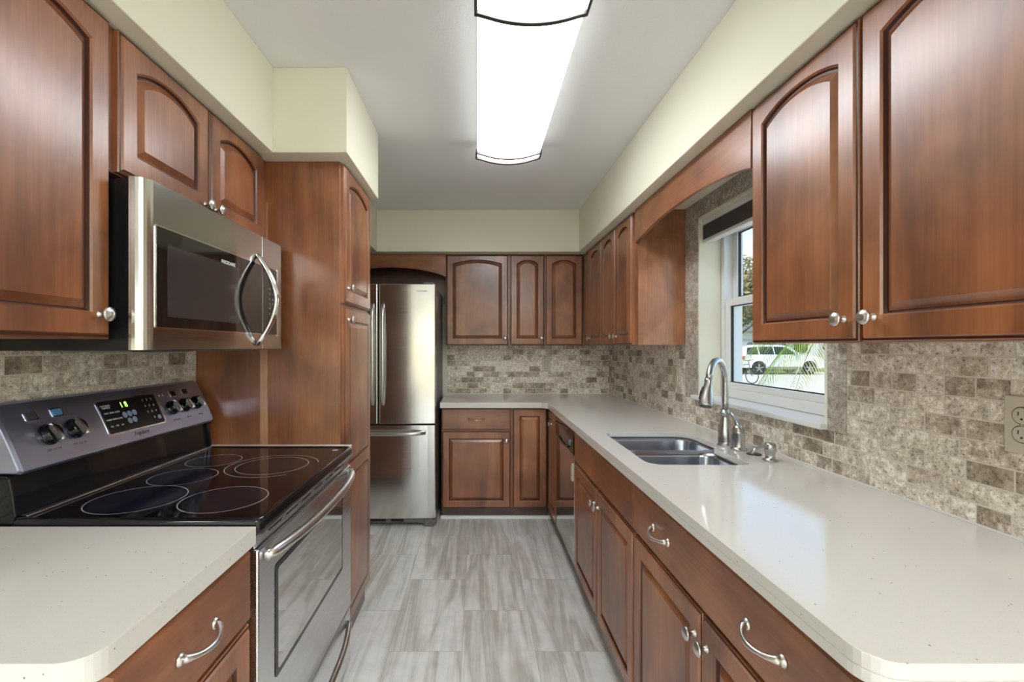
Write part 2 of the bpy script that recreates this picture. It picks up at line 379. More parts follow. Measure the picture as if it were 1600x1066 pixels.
def door(parent, F, a0, a1, b0, b1, arch=True, kn=None, name='door', panels=None, wmat='wood'):
    d = obj(name, door_bm(F, a0, a1, b0, b1, arch, panels), [wmat, 'glaze'], parent)
    if kn: knob(d, F, *kn)
    return d
def drawer(parent, F, a0, a1, b0, b1, pulls=(), wmat='wood_y', name='drawer'):
    d = obj(name, slab_bm(F, a0, a1, b0, b1), wmat, parent)
    for p in pulls: pull(d, F, p, (b0+b1)/2)
    return d
def carcass(parent, F, a0, a1, b0, b1, depth, top=True, toe=0., wmat='wood', rec=.03):
    """open box of panels with a front frame behind face F; depth runs inward"""
    t = .016; bm = bmesh.new()
    fbox(bm, F, a0, a1, b0, b1, -.018, 0)
    fbox(bm, F, a0, a0+t, b0, b1, -depth, -.018); fbox(bm, F, a1-t, a1, b0, b1, -depth, -.018)
    fbox(bm, F, a0+t, a1-t, b0, b0+t, -depth, -.018); fbox(bm, F, a0+t, a1-t, b0+t, b1, -depth, -depth+.006)
    if top: fbox(bm, F, a0+t, a1-t, b1-t, b1, -depth+.006, -.018)
    o = obj('carcass', bm, wmat, parent, bev=.001)
    if toe:
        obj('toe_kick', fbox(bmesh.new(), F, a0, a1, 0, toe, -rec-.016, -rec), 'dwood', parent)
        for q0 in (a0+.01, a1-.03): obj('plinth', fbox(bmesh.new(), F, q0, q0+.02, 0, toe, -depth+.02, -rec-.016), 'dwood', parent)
    return o

# ================================================================== THE ROOM
struct('floor', B(-3.2, XW, -4.3, YB, -.05, 0), 'floor')
struct('ceiling', B(-3.3, XW+.14, -4.4, YB+.1, CZ, CZ+.1), 'ceil')
struct('wall_back', B(-XW-.12, XW+.12, YB, YB+.12, 0, CZ), 'wallp')
struct('wall_left', B(-XW-.12, -XW, .30, YB, 0, CZ), 'cream')
WY0, WY1, WZ0, WZ1 = 1.488, 2.357, H-.262, H+.666      # window opening
XO = XW+.22
struct('wall_right', boxes([(XW, XO, -4.3, WY0, 0, CZ), (XW, XO, WY1, YB, 0, CZ), (XW, XO, WY0, WY1, 0, WZ0-.0), (XW, XO, WY0, WY1, WZ1, CZ)]), 'cream')
# soffits (boxed-in ceiling drops over the cabinets)
struct('wall_soffit_right', B(.81, XW, .2, YB, UT, CZ), 'cream', bev=.003)
struct('wall_soffit_back', B(-XW, .81, 3.622, YB, UT, CZ), 'cream', bev=.003)
struct('wall_soffit_left', boxes([(-XW, -.797, .35, 1.772, UT, CZ), (-XW, -.508, 1.772, 2.332, UT, CZ), (-XW, -.80, 2.332, 3.622, UT, CZ)]), 'cream', bev=.003)
# the unseen room behind: rear windows added for fill daylight and bands on the fridge
struct('wall_left_dining', B(-3.3, -3.2, -4.3, .30, 0, CZ), 'wallp')
struct('wall_partition', B(-3.2, -XW-.12, .20, .30, 0, CZ), 'wallp')
struct('wall_rear', boxes([(-3.2, -2.2, -4.4, -4.3, 0, CZ), (.7, XO, -4.4, -4.3, 0, CZ), (-2.2, -1.4, -4.4, -4.3, 0, CZ), (-.72, -.32, -4.4, -4.3, 0, CZ), (.36, .7, -4.4, -4.3, 0, CZ), (-1.4, -.72, -4.4, -4.3, 2.1, CZ), (-.32, .36, -4.4, -4.3, 2.1, CZ)]), 'wallp')
for nm, xa in (('fill_window_2', -1.4), ('fill_window_3', -.32)):
    struct(nm, boxes([(xa, xa+.68, -4.38, -4.33, 0, .08), (xa, xa+.68, -4.38, -4.33, 2.04, 2.1), (xa, xa+.05, -4.38, -4.33, .08, 2.04), (xa+.63, xa+.68, -4.38, -4.33, .08, 2.04)]), 'white')
# white quarter round at the back toe kick
bm = bmesh.new(); loft(bm, [[Vector((x, 3.43, .001)), Vector((x, 3.405, .001)), Vector((x, 3.407, .010)), Vector((x, 3.416, .019)), Vector((x, 3.43, .021))] for x in (-.275, .555)])
struct('trim_1', bm, 'white')

# ------------------------------------------------------------------ window over the sink
win = bpy.data.objects.new('window_1', None); COL.objects.link(win); win['kind'] = 'structure'; win.location = (XW, (WY0+WY1)/2, WZ0)
XJ = 1.255                                   # inner face of window frame
bm = boxes([(XT-.004, XJ, WY0, WY0+.012, WZ0, WZ1), (XT-.004, XJ, WY1-.012, WY1, WZ0, WZ1), (XT-.004, XJ, WY0+.012, WY1-.012, WZ1-.012, WZ1)])
struct('window_jamb', bm, 'cream', win, bev=.001)
bm = B(XT-.028, XJ, WY0+.0, WY1+.04, WZ0-.010, WZ0+.010)
struct('window_sill', bm, 'white', win, bev=.004)
y0, y1, z0, z1 = WY0+.012, WY1-.012, WZ0+.010, WZ1-.012
bm = boxes([(XJ, XJ+.09, y0, y1, z0, z0+.045), (XJ, XJ+.09, y0, y1, z1-.045, z1), (XJ, XJ+.09, y0, y0+.028, z0+.045, z1-.045), (XJ, XJ+.09, y1-.028, y1, z0+.045, z1-.045)])
struct('window_frame', bm, 'white', win, bev=.003)
def sash(nm, xa, ya, yb, za, zb, s=.036, bot=.045, top=.036):
    o = struct(nm, boxes([(xa, xa+.032, ya, ya+s, za, zb), (xa, xa+.032, yb-s, yb, za, zb), (xa, xa+.032, ya+s, yb-s, za, za+bot), (xa, xa+.032, ya+s, yb-s, zb-top, zb)]), 'white', win, bev=.0025)
    struct('glazing_gasket', boxes([(xa+.008, xa+.020, ya+s, ya+s+.004, za+bot, zb-top), (xa+.008, xa+.020, yb-s-.004, yb-s, za+bot, zb-top), (xa+.008, xa+.020, ya+s+.004, yb-s-.004, za+bot, za+bot+.004), (xa+.008, xa+.020, ya+s+.004, yb-s-.004, zb-top-.004, zb-top)]), 'matteblack', o)
    struct('glass_pane', B(xa+.012, xa+.016, ya+s+.004, yb-s-.004, za+bot+.004, zb-top-.004), 'glass', o)
    return o
ZM = H+.222
sash('lower_sash', XJ+.008, y0+.028, y1-.028, z0+.045, ZM+.018, bot=.030)
sash('upper_sash', XJ+.045, y0+.028, y1-.028, ZM-.018, z1-.045)
# cellular shade
sh = thing('window_shade', 'raised dark grey fabric shade at the top of the window above the sink', 'window shade', (XW+.02, (y0+y1)/2, WZ1))
obj('head_rail', boxes([(1.156, 1.205, y0+.004, y1-.004, WZ1-.044, WZ1-.012)]), 'white', sh, bev=.004)
bm = bmesh.new(); prof = []
for i in range(9):
    z = WZ1-.044-i*.0085; prof += [(z, .018), (z-.00425, .025)]
lp = []
for z, r in prof: lp.append([Vector((1.180-r, y0+.008, z)), Vector((1.180+r, y0+.008, z)), Vector((1.180+r, y1-.008, z)), Vector((1.180-r, y1-.008, z))])
loft(bm, lp); obj('pleated_fabric', bm, 'fabric', sh)
obj('bottom_rail', B(1.158, 1.202, y0+.006, y1-.006, WZ1-.133, WZ1-.1165), 'white', sh, bev=.003)

# ------------------------------------------------------------------ worktops
def slab_poly(outer, holes, z0, z1):
    bm = bmesh.new(); ed = []
    for lp in [outer]+holes:
        vv = [bm.verts.new((x, y, z1)) for x, y in lp]
        ed += [bm.edges.new((vv[i], vv[(i+1) % len(vv)])) for i in range(len(vv))]
    bmesh.ops.triangle_fill(bm, use_beauty=True, edges=ed)
    g = bmesh.ops.extrude_face_region(bm, geom=bm.faces[:])
    bmesh.ops.translate(bm, verts=[v for v in g['geom'] if isinstance(v, bmesh.types.BMVert)], vec=(0, 0, z0-z1))
    return bm
def arc(cx_, cy_, r, a0, a1, n=7): return [(cx_+r*math.cos(math.radians(a0+(a1-a0)*i/n)), cy_+r*math.sin(math.radians(a0+(a1-a0)*i/n))) for i in range(n+1)]
def rrect(x0, x1, y0, y1, r):
    return arc(x1-r, y0+r, r, -90, 0)+arc(x1-r, y1-r, r, 0, 90)+arc(x0+r, y1-r, r, 90, 180)+arc(x0+r, y0+r, r, 180, 270)
XE = .513
sink_hole = (arc(.603+.05, 1.578+.06, .055, 180, 270) + arc(.955-.03, 1.578+.03, .03, -90, 0) + [(.955, 1.835), (.962, 1.855), (.985, 1.865)] +
             arc(1.005-.02, 1.895+.0, .02, -60, 0, 3) + arc(1.005-.075, 2.182-.075, .075, 0, 90) + arc(.603+.06, 2.182-.06, .06, 90, 180))
out = arc(XE+.045, .588+.045, .045, 180, 270)+[(XT-.001, .588), (XT-.001, YB-.006), (-.275, YB-.006), (-.275, 3.34), (XE-.04, 3.34), (XE, 3.295)]
bm = slab_poly(out, [sink_hole], CT-.022, CT)
box(bm, XE, XE+.03, .63, 3.30, CT-CTT, CT-.0225); box(bm, -.275, XE-.03, 3.34, 3.37, CT-CTT, CT-.0225); box(bm, XE+.045, XT-.001, .588, .618, CT-CTT, CT-.0225)
loft(bm, [[Vector((x, y, z)) for x, y in arc(XE+.045, .588+.045, .045, 180, 270)+arc(XE+.045, .588+.045, .015, 270, 180)] for z in (CT-CTT, CT-.0225)])
loft(bm, [[Vector((x, y, z)) for x, y in [(XE-.04, 3.34), (XE, 3.295), (XE+.03, 3.30), (XE-.025, 3.37)]] for z in (CT-CTT, CT-.0225)])
o = obj('worktop', bm, 'quartz', origin=(.8, 2, CT-CTT), bev=.003)
tag(o, 'long L-shaped pale speckled quartz worktop with the sink cut into it', 'worktop')
out = [(-XT+.001, .588), (-.505-.045, .588)]+arc(-.505-.045, .588+.045, .045, -80, 0)+[(-.505, 1.038), (-XT+.001, 1.038)]
o = obj('worktop', slab_poly(out, [], CT-CTT, CT), 'quartz', origin=(-.8, .8, CT-CTT), bev=.003)
tag(o, 'short pale quartz worktop with rounded corner, in front of the range', 'worktop')
o = obj('worktop', B(-XT+.001, -.512, 1.8225, 1.8555, CT-CTT+.012, CT+.012), 'quartz', origin=(-.8, 1.84, CT-CTT), bev=.002)
tag(o, 'narrow strip of white worktop between the range and the tall pantry cabinet', 'worktop')

# ------------------------------------------------------------------ backsplash tile
def lab(o, l, c='backsplash'): return tag(o, l, c)
t = thing('tile_backsplash', 'travertine brick tile backsplash around the window behind the sink', 'backsplash', (XT, 2, CT))
g = .0005
obj('tile_field', boxes([(XT, XW-g, .20, WY0-.075, CT+g, UB+.01), (XT, XW-g, WY0-.075, 2.505, CT+g, WZ0-.011), (XT, XW-g, 2.505, YB-.006, CT+g, UB+.01)]), 'tile_y', t)
bz = WZ0-.011
obj('border_tile', boxes([(XT-.004, XW-g, WY0-.074, WY0-.001, bz+.0, UT-g), (XT-.004, XW-g, WY1+.001, 2.504, bz+.0, UT-g), (XT-.004, XW-g, WY0-.001, WY1+.001, WZ1+g, UT-g)]), 'tile_b', t, bev=.002, label='larger travertine border tiles framing the window')
obj('caulk', B(XT-.004, XT-g, .60, YB-.012, CT+g, CT+.005), 'white', t)
t = thing('tile_backsplash', 'travertine brick tile backsplash on the back wall beside the fridge', 'backsplash', (.4, YB, CT))
obj('tile_field', B(-.262, XT-g, YB-.005, YB-g, CT+g, UB+.01), 'tile_x', t)
obj('caulk', B(-.262, XT-.005, YB-.0105, YB-.0055, CT+g, CT+.005), 'white', t)
t = thing('tile_backsplash', 'travertine brick tile backsplash behind the range under the microwave', 'backsplash', (-XT, 1.2, CT))
obj('tile_field', B(-XW+g, -XT, .32, 1.855, CT+g, UB+.01), 'tile_y', t)

# ------------------------------------------------------------------ upper cabinets
FRU, FBU, FLU = fr_right(XU+.019), fr_back(3.712+.019), fr_left(XUL-.019)
DT = UT-.006
def ucab(label, loc, F, a0, a1, b0, depth, doors, group='cherry wall cabinets'):
    t = thing('wall_cabinet', label, 'cabinet', loc, group)
    carcass(t, F, a0, a1, b0, UT-.001, depth)
    for a, b, kn in doors: door(t, F, a, b, b0+.002, DT, True, kn)
    return t
KZ = UB+.055
ucab('large cherry wall cabinet nearest on the right, right of the window', (1.0, 1.0, UB), FRU, .55, 1.445, UB, XT-XU-.020,
     [(.557, 1.031, (.995, KZ)), (1.039, 1.440, (1.075, KZ))])
SIDE = ucab('cherry wall cabinet pair just beyond the window, side panel facing the sink', (1.0, 2.8, UB), FRU, 2.505, 3.187, UB, XT-XU-.020,
     [(2.560, 2.866, (2.835, KZ)), (2.871, 3.184, (2.905, KZ))])
ucab('narrow cherry wall cabinet on the right in the far corner', (1.0, 3.4, UB), FRU, 3.188, 3.711, UB, XT-XU-.020,
     [(3.191, 3.535, (3.50, KZ)), (3.540, 3.709, None)])
ucab('cherry wall cabinet with one wide arched door right of the fridge', (0, 3.8, UB), FBU, -.258, .260, UB, .21,
     [(-.254, .252, (.226, KZ+.006))])
ucab('cherry wall cabinet with two narrow arched doors on the back wall', (.55, 3.8, UB), FBU, .261, XU-.002, UB, .21,
     [(.268, .548, (.522, KZ+.006)), (.556, XU-.006, None)])
ucab('large cherry wall cabinet nearest on the left, in front of the microwave', (-1.0, .8, UB), FLU, .58, 1.066, UB+.008, XT+XUL-.020,
     [(.586, 1.052, (1.018, KZ+.008))])
ucab('short cherry wall cabinet over the microwave with two small arched doors', (-1.0, 1.4, 1.7), FLU, 1.067, 1.855, H+.412, XT+XUL-.020,
     [(1.078, 1.437, (1.412, H+.43+.012)), (1.444, 1.797, (1.470, H+.43+.012))])
obj('lit_side_panel', B(XU+.021, XT-.006, 2.5030, 2.5048, UB+.001, UT-.001), 'wood_end_lit', SIDE, label='paler side panel facing the sink window')
# arched valance over the window
def valance_bm(F, a0, a1, z1, zs, rise, T=.019, n=28):
    bm = bmesh.new(); fl = []
    for c in (0, T):
        pts = [F(a0, z1, c), F(a0, zs, c)]
        for i in range(1, n): u = i/n; pts.append(F(a0+(a1-a0)*u, zs+rise*(1-(2*u-1)**2)**.85, c))
        pts += [F(a1, zs, c), F(a1, z1, c)]
        fl.append(pts)
    loft(bm, fl); return bm
o = obj('arched_valance', valance_bm(fr_right(XU+.0215), 1.4455, 2.5045, UT-.001, H+.567, .053), 'wood_y', origin=(XU, 1.97, UT-.1), bev=.002)
tag(o, 'arched cherry wood valance board spanning above the sink window', 'valance')
t = thing('fridge_surround', 'arched cherry valance and dark back panel above the fridge', 'valance', (-.7, 3.8, 1.7))
obj('arched_valance', valance_bm(fr_back(3.735), -XW+.002, -.2585, UT-.001, H+.570, .078), 'wood_x', t, bev=.002)
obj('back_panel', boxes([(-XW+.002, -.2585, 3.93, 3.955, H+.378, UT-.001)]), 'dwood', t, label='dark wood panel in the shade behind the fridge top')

# ------------------------------------------------------------------ tall pantry
t = thing('pantry_cabinet', 'tall cherry pantry cabinet standing between the range and the fridge', 'cabinet', (-.85, 2.1, 0))
FP = fr_left(-.562)
carcass(t, FP, 1.857, 2.318, .085, UT-.001, XW-.562-.002, toe=.085, rec=.012)
door(t, FP, 1.877, 2.312, H+.181, DT, True, (1.912, H+.245), name='upper_door')
door(t, FP, 1.877, 2.312, .108, H+.168, False, (1.912, H+.113), name='lower_door', panels=[(.165, H-.552), (H-.497, H+.112)])
obj('side_batten', B(-.885, -.855, 1.853, 1.857, CT+.013, H-.012+.6), 'wood_lt', t, label='pale wood batten on the side panel')

# ------------------------------------------------------------------ base cabinets
FB = fr_right(XF+.0); FBB = fr_back(3.40); FBL = fr_left(XL)
DZ1, DZ0, OZ1, OZ0 = H-.459, H-.616, H-.627, .088
CB = CT-CTT-.001
grp = 'cherry base cabinets'
t = thing('base_cabinet', 'cherry base cabinet nearest on the right with one long two-handled drawer', 'cabinet', (.8, 1.05, 0), grp)
carcass(t, FB, .60, 1.530, .085, CB, .585, toe=.085)
drawer(t, FB, .608, 1.524, DZ0, DZ1, (1.30, .83))
door(t, FB, 1.069, 1.524, OZ0, OZ1, False, (1.094, OZ1-.062)); door(t, FB, .608, 1.062, OZ0, OZ1, False, (1.037, OZ1-.062))
t = thing('base_cabinet', 'cherry base cabinet under the sink with plain false drawer front', 'cabinet', (.8, 2.0, 0), grp)
carcass(t, FB, 1.531, 2.465, .085, CB, .585, top=False, toe=.085)
drawer(t, FB, 1.537, 2.458, DZ0, DZ1, name='false_drawer_front')
door(t, FB, 2.002, 2.458, OZ0, OZ1, False, (2.030, OZ1-.07)); door(t, FB, 1.537, 1.995, OZ0, OZ1, False, (1.967, OZ1-.07))
t = thing('base_cabinet', 'narrow cherry corner base cabinet beyond the dishwasher', 'cabinet', (.8, 3.2, 0), grp)
carcass(t, FB, 3.040, 3.399, .085, CB, .585, toe=.085)
door(t, FB, 3.045, 3.372, OZ0, DZ1+.0, False, (3.20, DZ1-.085))
t = thing('base_cabinet', 'cherry base cabinet on the back wall next to the fridge, one drawer over one door', 'cabinet', (0, 3.7, 0), grp)
carcass(t, FBB, -.268, .255, .085, CB, .54, toe=.085)
drawer(t, FBB, -.264, .247, DZ0, DZ1, (-.008,), wmat='wood_x'); door(t, FBB, -.264, .247, OZ0, OZ1, False, (.216, OZ1-.07))
t = thing('base_cabinet', 'cherry base cabinet on the back wall with a single tall narrow door in the corner', 'cabinet', (.4, 3.7, 0), grp)
carcass(t, FBB, .256, XF-.020, .085, CB, .54, toe=.085)
door(t, FBB, .262, XF-.024, OZ0, DZ1, False, None)
t = thing('base_cabinet', 'cherry base cabinet at lower left under the short worktop', 'cabinet', (-.8, .8, 0), grp)
carcass(t, FBL, .625, 1.036, .085, CB, .60, toe=.085)
drawer(t, FBL, .632, 1.030, DZ0, DZ1, (.833,)); door(t, FBL, .632, 1.030, OZ0, OZ1, False, (.665, OZ1-.07))

# ------------------------------------------------------------------ dishwasher
t = thing('dishwasher', 'stainless dishwasher with black control strip right of the floor', 'dishwasher', (.8, 2.75, 0))
FD = fr_right(XF)
obj('tub', fbox(bmesh.new(), FD, 2.472, 3.034, .02, CB-.004, -.56, -.02), 'matteblack', t)
obj('door', fbox(bmesh.new(), FD, 2.474, 3.032, .095, H-.592, -.0195, .016), 'steel_dw', t, bev=.004)
bm = bmesh.new(); lp = []
for i in range(9):
    a = 2.474+.558*i/8; dz = .030*(1-(2*i/8-1)**2)
    lp.append([FD(a, H-.588-dz*.0, -.0195), FD(a, CB-.006, -.0195), FD(a, CB-.006, .012), FD(a, H-.50, .022), FD(a, H-.585, .020)])
loft(bm, lp); cp = obj('control_panel', bm, 'glossblack', t, bev=.002)
bm = bmesh.new()
for i in range(5): fbox(bm, FD, 2.60+i*.035, 2.624+i*.035, H-.535, H-.525, .0210, .0235)
obj('buttons', bm, 'grey', cp)
bm = bmesh.new(); lathe(bm, FD, 2.55, H-.535, [(.018, .017), (.030, .016), (.032, .014)], 24); obj('dial', bm, 'grey', cp, smooth=False)
bm = bmesh.new(); tube(bm, [FD(2.60+.30*i/12, H-.570-.016*math.sin(PI*i/12), .024) for i in range(13)], .006, 8); obj('handle', bm, 'black', cp, smooth=True)
obj('kick_plate', fbox(bmesh.new(), FD, 2.474, 3.032, .005, .092, -.05, -.035), 'matteblack', t)
obj('magnet', boxes([sorted_box(FD, 2.50, 2.518, H-.74, H-.645, .016, .022), sorted_box(FD, 2.522, 2.535, H-.74, H-.66, .016, .022)]), 'offwhite', t, label='small cream clean/dirty tag')

# ------------------------------------------------------------------ sink
t = thing('sink', 'undermounted double-bowl stainless sink in the long worktop', 'sink', (.8, 1.88, CT-.22))
def bowl(nm, x0, x1, y0, y1, r, depth):
    bm = bmesh.new(); ztop = CT-.0235
    def rr(i, z, rr_): return [Vector((x, y, z)) for x, y in rrect(x0+i, x1-i, y0+i, y1-i, rr_)]
    rings = [rr(-.018, ztop, r+.018), rr(0, ztop, r), rr(.003, ztop-.02, r), rr(.012, ztop-depth+.035, r), rr(.022, ztop-depth+.010, r), rr(.045, ztop-depth, max(r-.02, .03))]
    cx_, cy_ = (x0+x1)/2, (y0+y1)/2
    loft(bm, rings, cap0=False)
    o = obj(nm, bm, 'steel_s', t, smooth=True)
    m_ = o.modifiers.new('thickness', 'SOLIDIFY'); m_.thickness = .0015; m_.offset = -1
    d = bmesh.new(); lathe_z(d, cx_, cy_, [(ztop-depth+.0006, .045), (ztop-depth+.003, .042), (ztop-depth+.003, .036), (ztop-depth+.0012, .034), (ztop-depth+.0012, .001)])
    obj('drain', d, 'chrome', o, smooth=False)
bowl('near_bowl', .598, .962, 1.574, 1.872, .055, .17)
bowl('far_bowl', .598, 1.012, 1.906, 2.188, .065, .20)
obj('divider', boxes([(.598, 1.012, 1.8725, 1.9055, CT-.032, CT-.0245)]), 'steel_s', t, bev=.002)

# ------------------------------------------------------------------ faucet
FX, FY = 1.029, 1.89
t = thing('faucet', 'tall brushed nickel gooseneck faucet behind the sink', 'faucet', (FX, FY, CT))
bm = bmesh.new(); lathe_z(bm, FX, FY, [(CT+.0005, .031), (CT+.006, .031), (CT+.009, .028), (CT+.016, .0275), (CT+.03, .0285), (CT+.055, .0275), (CT+.085, .022), (CT+.115, .0165), (CT+.128, .0155), (CT+.131, .021), (CT+.139, .021), (CT+.142, .015), (CT+.150, .0145)], 32)
obj('base', bm, 'faucet', t, smooth=True)
hd = Vector((-.135, -.13, 0)); R_ = hd.length/2; u = hd.normalized()
pts = [Vector((FX, FY, CT+z)) for z in (.145, .18, .215, .25)]
top = CT+.262
for i in range(0, 15):
    a = PI*i/14*.93; pts.append(Vector((FX, FY, top))+u*(R_-R_*math.cos(a))+Vector((0, 0, R_*math.sin(a))))
bm = bmesh.new(); tube(bm, pts, .0125, 16); obj('gooseneck', bm, 'faucet', t, smooth=True)
e = pts[-1]; d = (pts[-1]-pts[-2]).normalized()
bm = bmesh.new(); pp = [e-d*.004, e+d*.006, e+d*.012, e+d*.045, e+d*.08, e+d*.10, e+d*.104, e+d*.106]
tube(bm, pp, [.0145, .0155, .014, .0175, .0245, .0275, .0275, .0235], 24)
sp_ = obj('spray_head', bm, 'faucet', t, smooth=True)
s2 = Vector((u.y, -u.x, 0)); q = e+d*.05
bm = bmesh.new(); tube(bm, [q+s2*.016-d*.02, q+s2*.019, q+s2*.024+d*.03], [.005, .007, .005], 8, up=(0, 0, 1)); obj('spray_button', bm, 'black', sp_, smooth=True)
bm = bmesh.new(); tube(bm, [e+d*.1055, e+d*.1085], .021, 24); obj('spray_face', bm, 'black', sp_)
VX, VY = 1.040, 1.812
t2 = thing('faucet_lever', 'nickel lever valve standing just in front of the gooseneck faucet', 'faucet lever', (VX, VY, CT))
bm = bmesh.new(); lathe_z(bm, VX, VY, [(CT+.0005, .030), (CT+.006, .030), (CT+.009, .0235), (CT+.014, .0225), (CT+.064, .0225), (CT+.067, .0235), (CT+.072, .0235), (CT+.074, .0225), (CT+.086, .021), (CT+.097, .014), (CT+.100, .004)], 28)
obj('valve_body', bm, 'faucet', t2, smooth=True)
bm = bmesh.new(); a_ = Vector((VX, VY, CT+.088)); dd = Vector((-.010, .040, 0))
tube(bm, [a_, a_+dd*.25+Vector((0, 0, .022)), a_+dd*.55+Vector((0, 0, .040)), a_+dd*.85+Vector((0, 0, .050)), a_+dd*1.0+Vector((0, 0, .052))], [.011, .0085, .007, .0075, .004], 12)
obj('lever', bm, 'faucet', t2, smooth=True)
bm = bmesh.new(); lathe_z(bm, 1.052, 1.732, [(CT+.0004, .026), (CT+.003, .0255), (CT+.0045, .022), (CT+.0048, .003)], 28)
o = obj('hole_cover', bm, 'bronze', origin=(1.052, 1.732, CT), smooth=False); tag(o, 'flat round dark metal hole cover between faucet lever and soap dispenser', 'hole cover')
SX, SY = 1.055, 1.640
t = thing('soap_dispenser', 'small nickel soap dispenser pump with thin spout on the worktop', 'soap dispenser', (SX, SY, CT))
bm = bmesh.new(); lathe_z(bm, SX, SY, [(CT+.0005, .025), (CT+.004, .025), (CT+.008, .017), (CT+.014, .0155), (CT+.03, .016), (CT+.033, .019), (CT+.058, .0185), (CT+.063, .016), (CT+.064, .004)], 26)
obj('pump_body', bm, 'faucet', t, smooth=True)
bm = bmesh.new(); p0 = Vector((SX, SY, CT+.050)); dd = Vector((-.075, -.012, 0))
tube(bm, [p0, p0+dd*.4+Vector((0, 0, .002)), p0+dd*.75+Vector((0, 0, -.004)), p0+dd*1.0+Vector((0, 0, -.020))], [.0075, .006, .0055, .005], 10); obj('spout', bm, 'faucet', t, smooth=True)

# ------------------------------------------------------------------ outlets
def outlet(F, a, b, w_, h_, label, flip, gang=1, T=.006):
    t = thing('wall_outlet', label, 'outlet', tuple(F(a, b, 0)))
    bm = bmesh.new(); fbox(bm, F, a-w_/2, a+w_/2, b-h_/2, b+h_/2, 0.0004, T); obj('cover_plate', bm, 'offwhite', t, bev=.003)
    for g_ in range(gang):
        aa = a+(g_-(gang-1)/2)*.046
        for s in (-1, 1):
            bm = bmesh.new(); lathe(bm, F, aa, b+s*.0195, [(T-.001, .0172), (T+.0016, .0168), (T+.0018, .001)], 24)
            r = obj('receptacle', bm, 'offwhite', t)
            rg = bmesh.new(); lathe(rg, F, aa, b+s*.0195, [(T-.001, .0192), (T+.0004, .0190), (T+.0005, .001)], 24); obj('recess_ring', rg, 'bronze', r)
            bm = bmesh.new()
            for dx in (-.006, .006): fbox(bm, F, aa+dx-.001, aa+dx+.001, b+s*.0195, b+s*.0195+.008, T+.0016, T+.0021)
            lathe(bm, F, aa, b+s*.0195-.007, [(T+.0016, .0024), (T+.0021, .0024)], 10); obj('slots', bm, 'darkmark', r)
        bm = bmesh.new(); lathe(bm, F, aa, b, [(T-.001, .003), (T+.001, .003)], 10); obj('screw', bm, 'nickel', t)
FT = fr_right(XT)
outlet(FT, .930, H-.1645, .114, .122, 'cream two-gang wall outlet at the right edge above the worktop', -1, 2)
outlet(FT, 2.635, H-.165, .072, .118, 'small cream wall outlet on the tile left of the sink window', -1)
outlet(fr_back(YB-.005), .60, H-.155, .072, .116, 'small cream wall outlet on the back wall tile', 1)

# ------------------------------------------------------------------ ceiling lamp
def lamp(x0, x1, ya, yb, label, em):
    t = thing('ceiling_light', label, 'ceiling light', ((x0+x1)/2, (ya+yb)/2, CZ))
    zc, ze = CZ-.089, CZ-.056
    def sec(y, d=0., n=12):
        p = [Vector((x0-d, y, ze+.003)), Vector((x0-d, y, ze-d))]
        for i in range(1, n): u = i/n; p.append(Vector((x0+(x1-x0)*u, y, ze-(ze-zc)*(1-(2*u-1)**2)-d)))
        return p+[Vector((x1+d, y, ze-d)), Vector((x1+d, y, ze+.003))]
    obj('housing', B(x0+.002, x1-.002, ya+.002, yb-.002, ze+.0035, CZ-.0005), 'white', t)
    bm = bmesh.new(); loft(bm, [sec(ya), sec(yb)]); obj('diffuser', bm, em, t)
    for (s0, s1) in ((ya, ya+.108), (yb-.066, yb)):
        bm = bmesh.new()
        for y in (s0, s1):
            a_, b_ = sec(y-.008, .010)[1:-1], sec(y+.008, .010)[1:-1]
            a2, b2 = sec(y-.008, .0005)[1:-1], sec(y+.008, .0005)[1:-1]
            for i in range(len(a_)-1):
                loft(bm, [[a_[i], b_[i], b2[i], a2[i]], [a_[i+1], b_[i+1], b2[i+1], a2[i+1]]])
        for x in (x0-.010, x1+.001): box(bm, x, x+.009, s0-.008, s1+.008, ze-.010, ze+.010)
        obj('frame_band', bm, 'bronze', t)
    return t
lamp(0.0, .331, 1.292, 2.474, 'long white curved ceiling light with dark metal end bands', 'lamp')
lamp(.55, .95, -2.2, -1.0, 'added unseen fill light in the dining area behind the kitchen', 'fill_lamp')  # this and the next are unseen lamps added to fill the kitchen
lamp(-3.0, -2.6, -3.6, -2.4, 'added unseen fill light near the rear wall of the dining area', 'fill_lamp')

# ------------------------------------------------------------------ fridge
t = thing('refrigerator', 'stainless french door refrigerator in the far left alcove', 'refrigerator', (-.71, 3.6, 0))
fx0, fx1, fm = -1.118, -.297, -.7065
obj('body', B(fx0+.006, fx1-.003, 3.32, 3.92, .04, 1.722), 'grey', t, bev=.004)
def fdoor(nm, x0, x1, z0, z1, yb=3.318):
    bm = bmesh.new(); n = 14; prof = []
    for i in range(n+1):
        x = x0+(x1-x0)*i/n; u = (x-fm)/(fx1-fm); y = 3.24+.016*u*u
        e_ = min(x-x0, x1-x)
        if e_ < .004: y += .010
        prof.append((x, y))
    prof.insert(1, (x0+.006, prof[1][1]+.001)); prof.insert(-1, (x1-.006, prof[-2][1]+.001))
    pts = [(x0, yb)]+prof+[(x1, yb)]
    loft(bm, [[Vector((x, y, z)) for x, y in pts] for z in (z0, z1)])
    return obj(nm, bm, ['steel_f'], t, bev=.003)
HZ = H-.556
dl = fdoor('left_door', fx0, fm-.003, HZ+.006, H+.447); dr = fdoor('right_door', fm+.003, fx1, HZ+.006, H+.447); fz = fdoor('freezer_drawer', fx0, fx1, .065, HZ-.004)
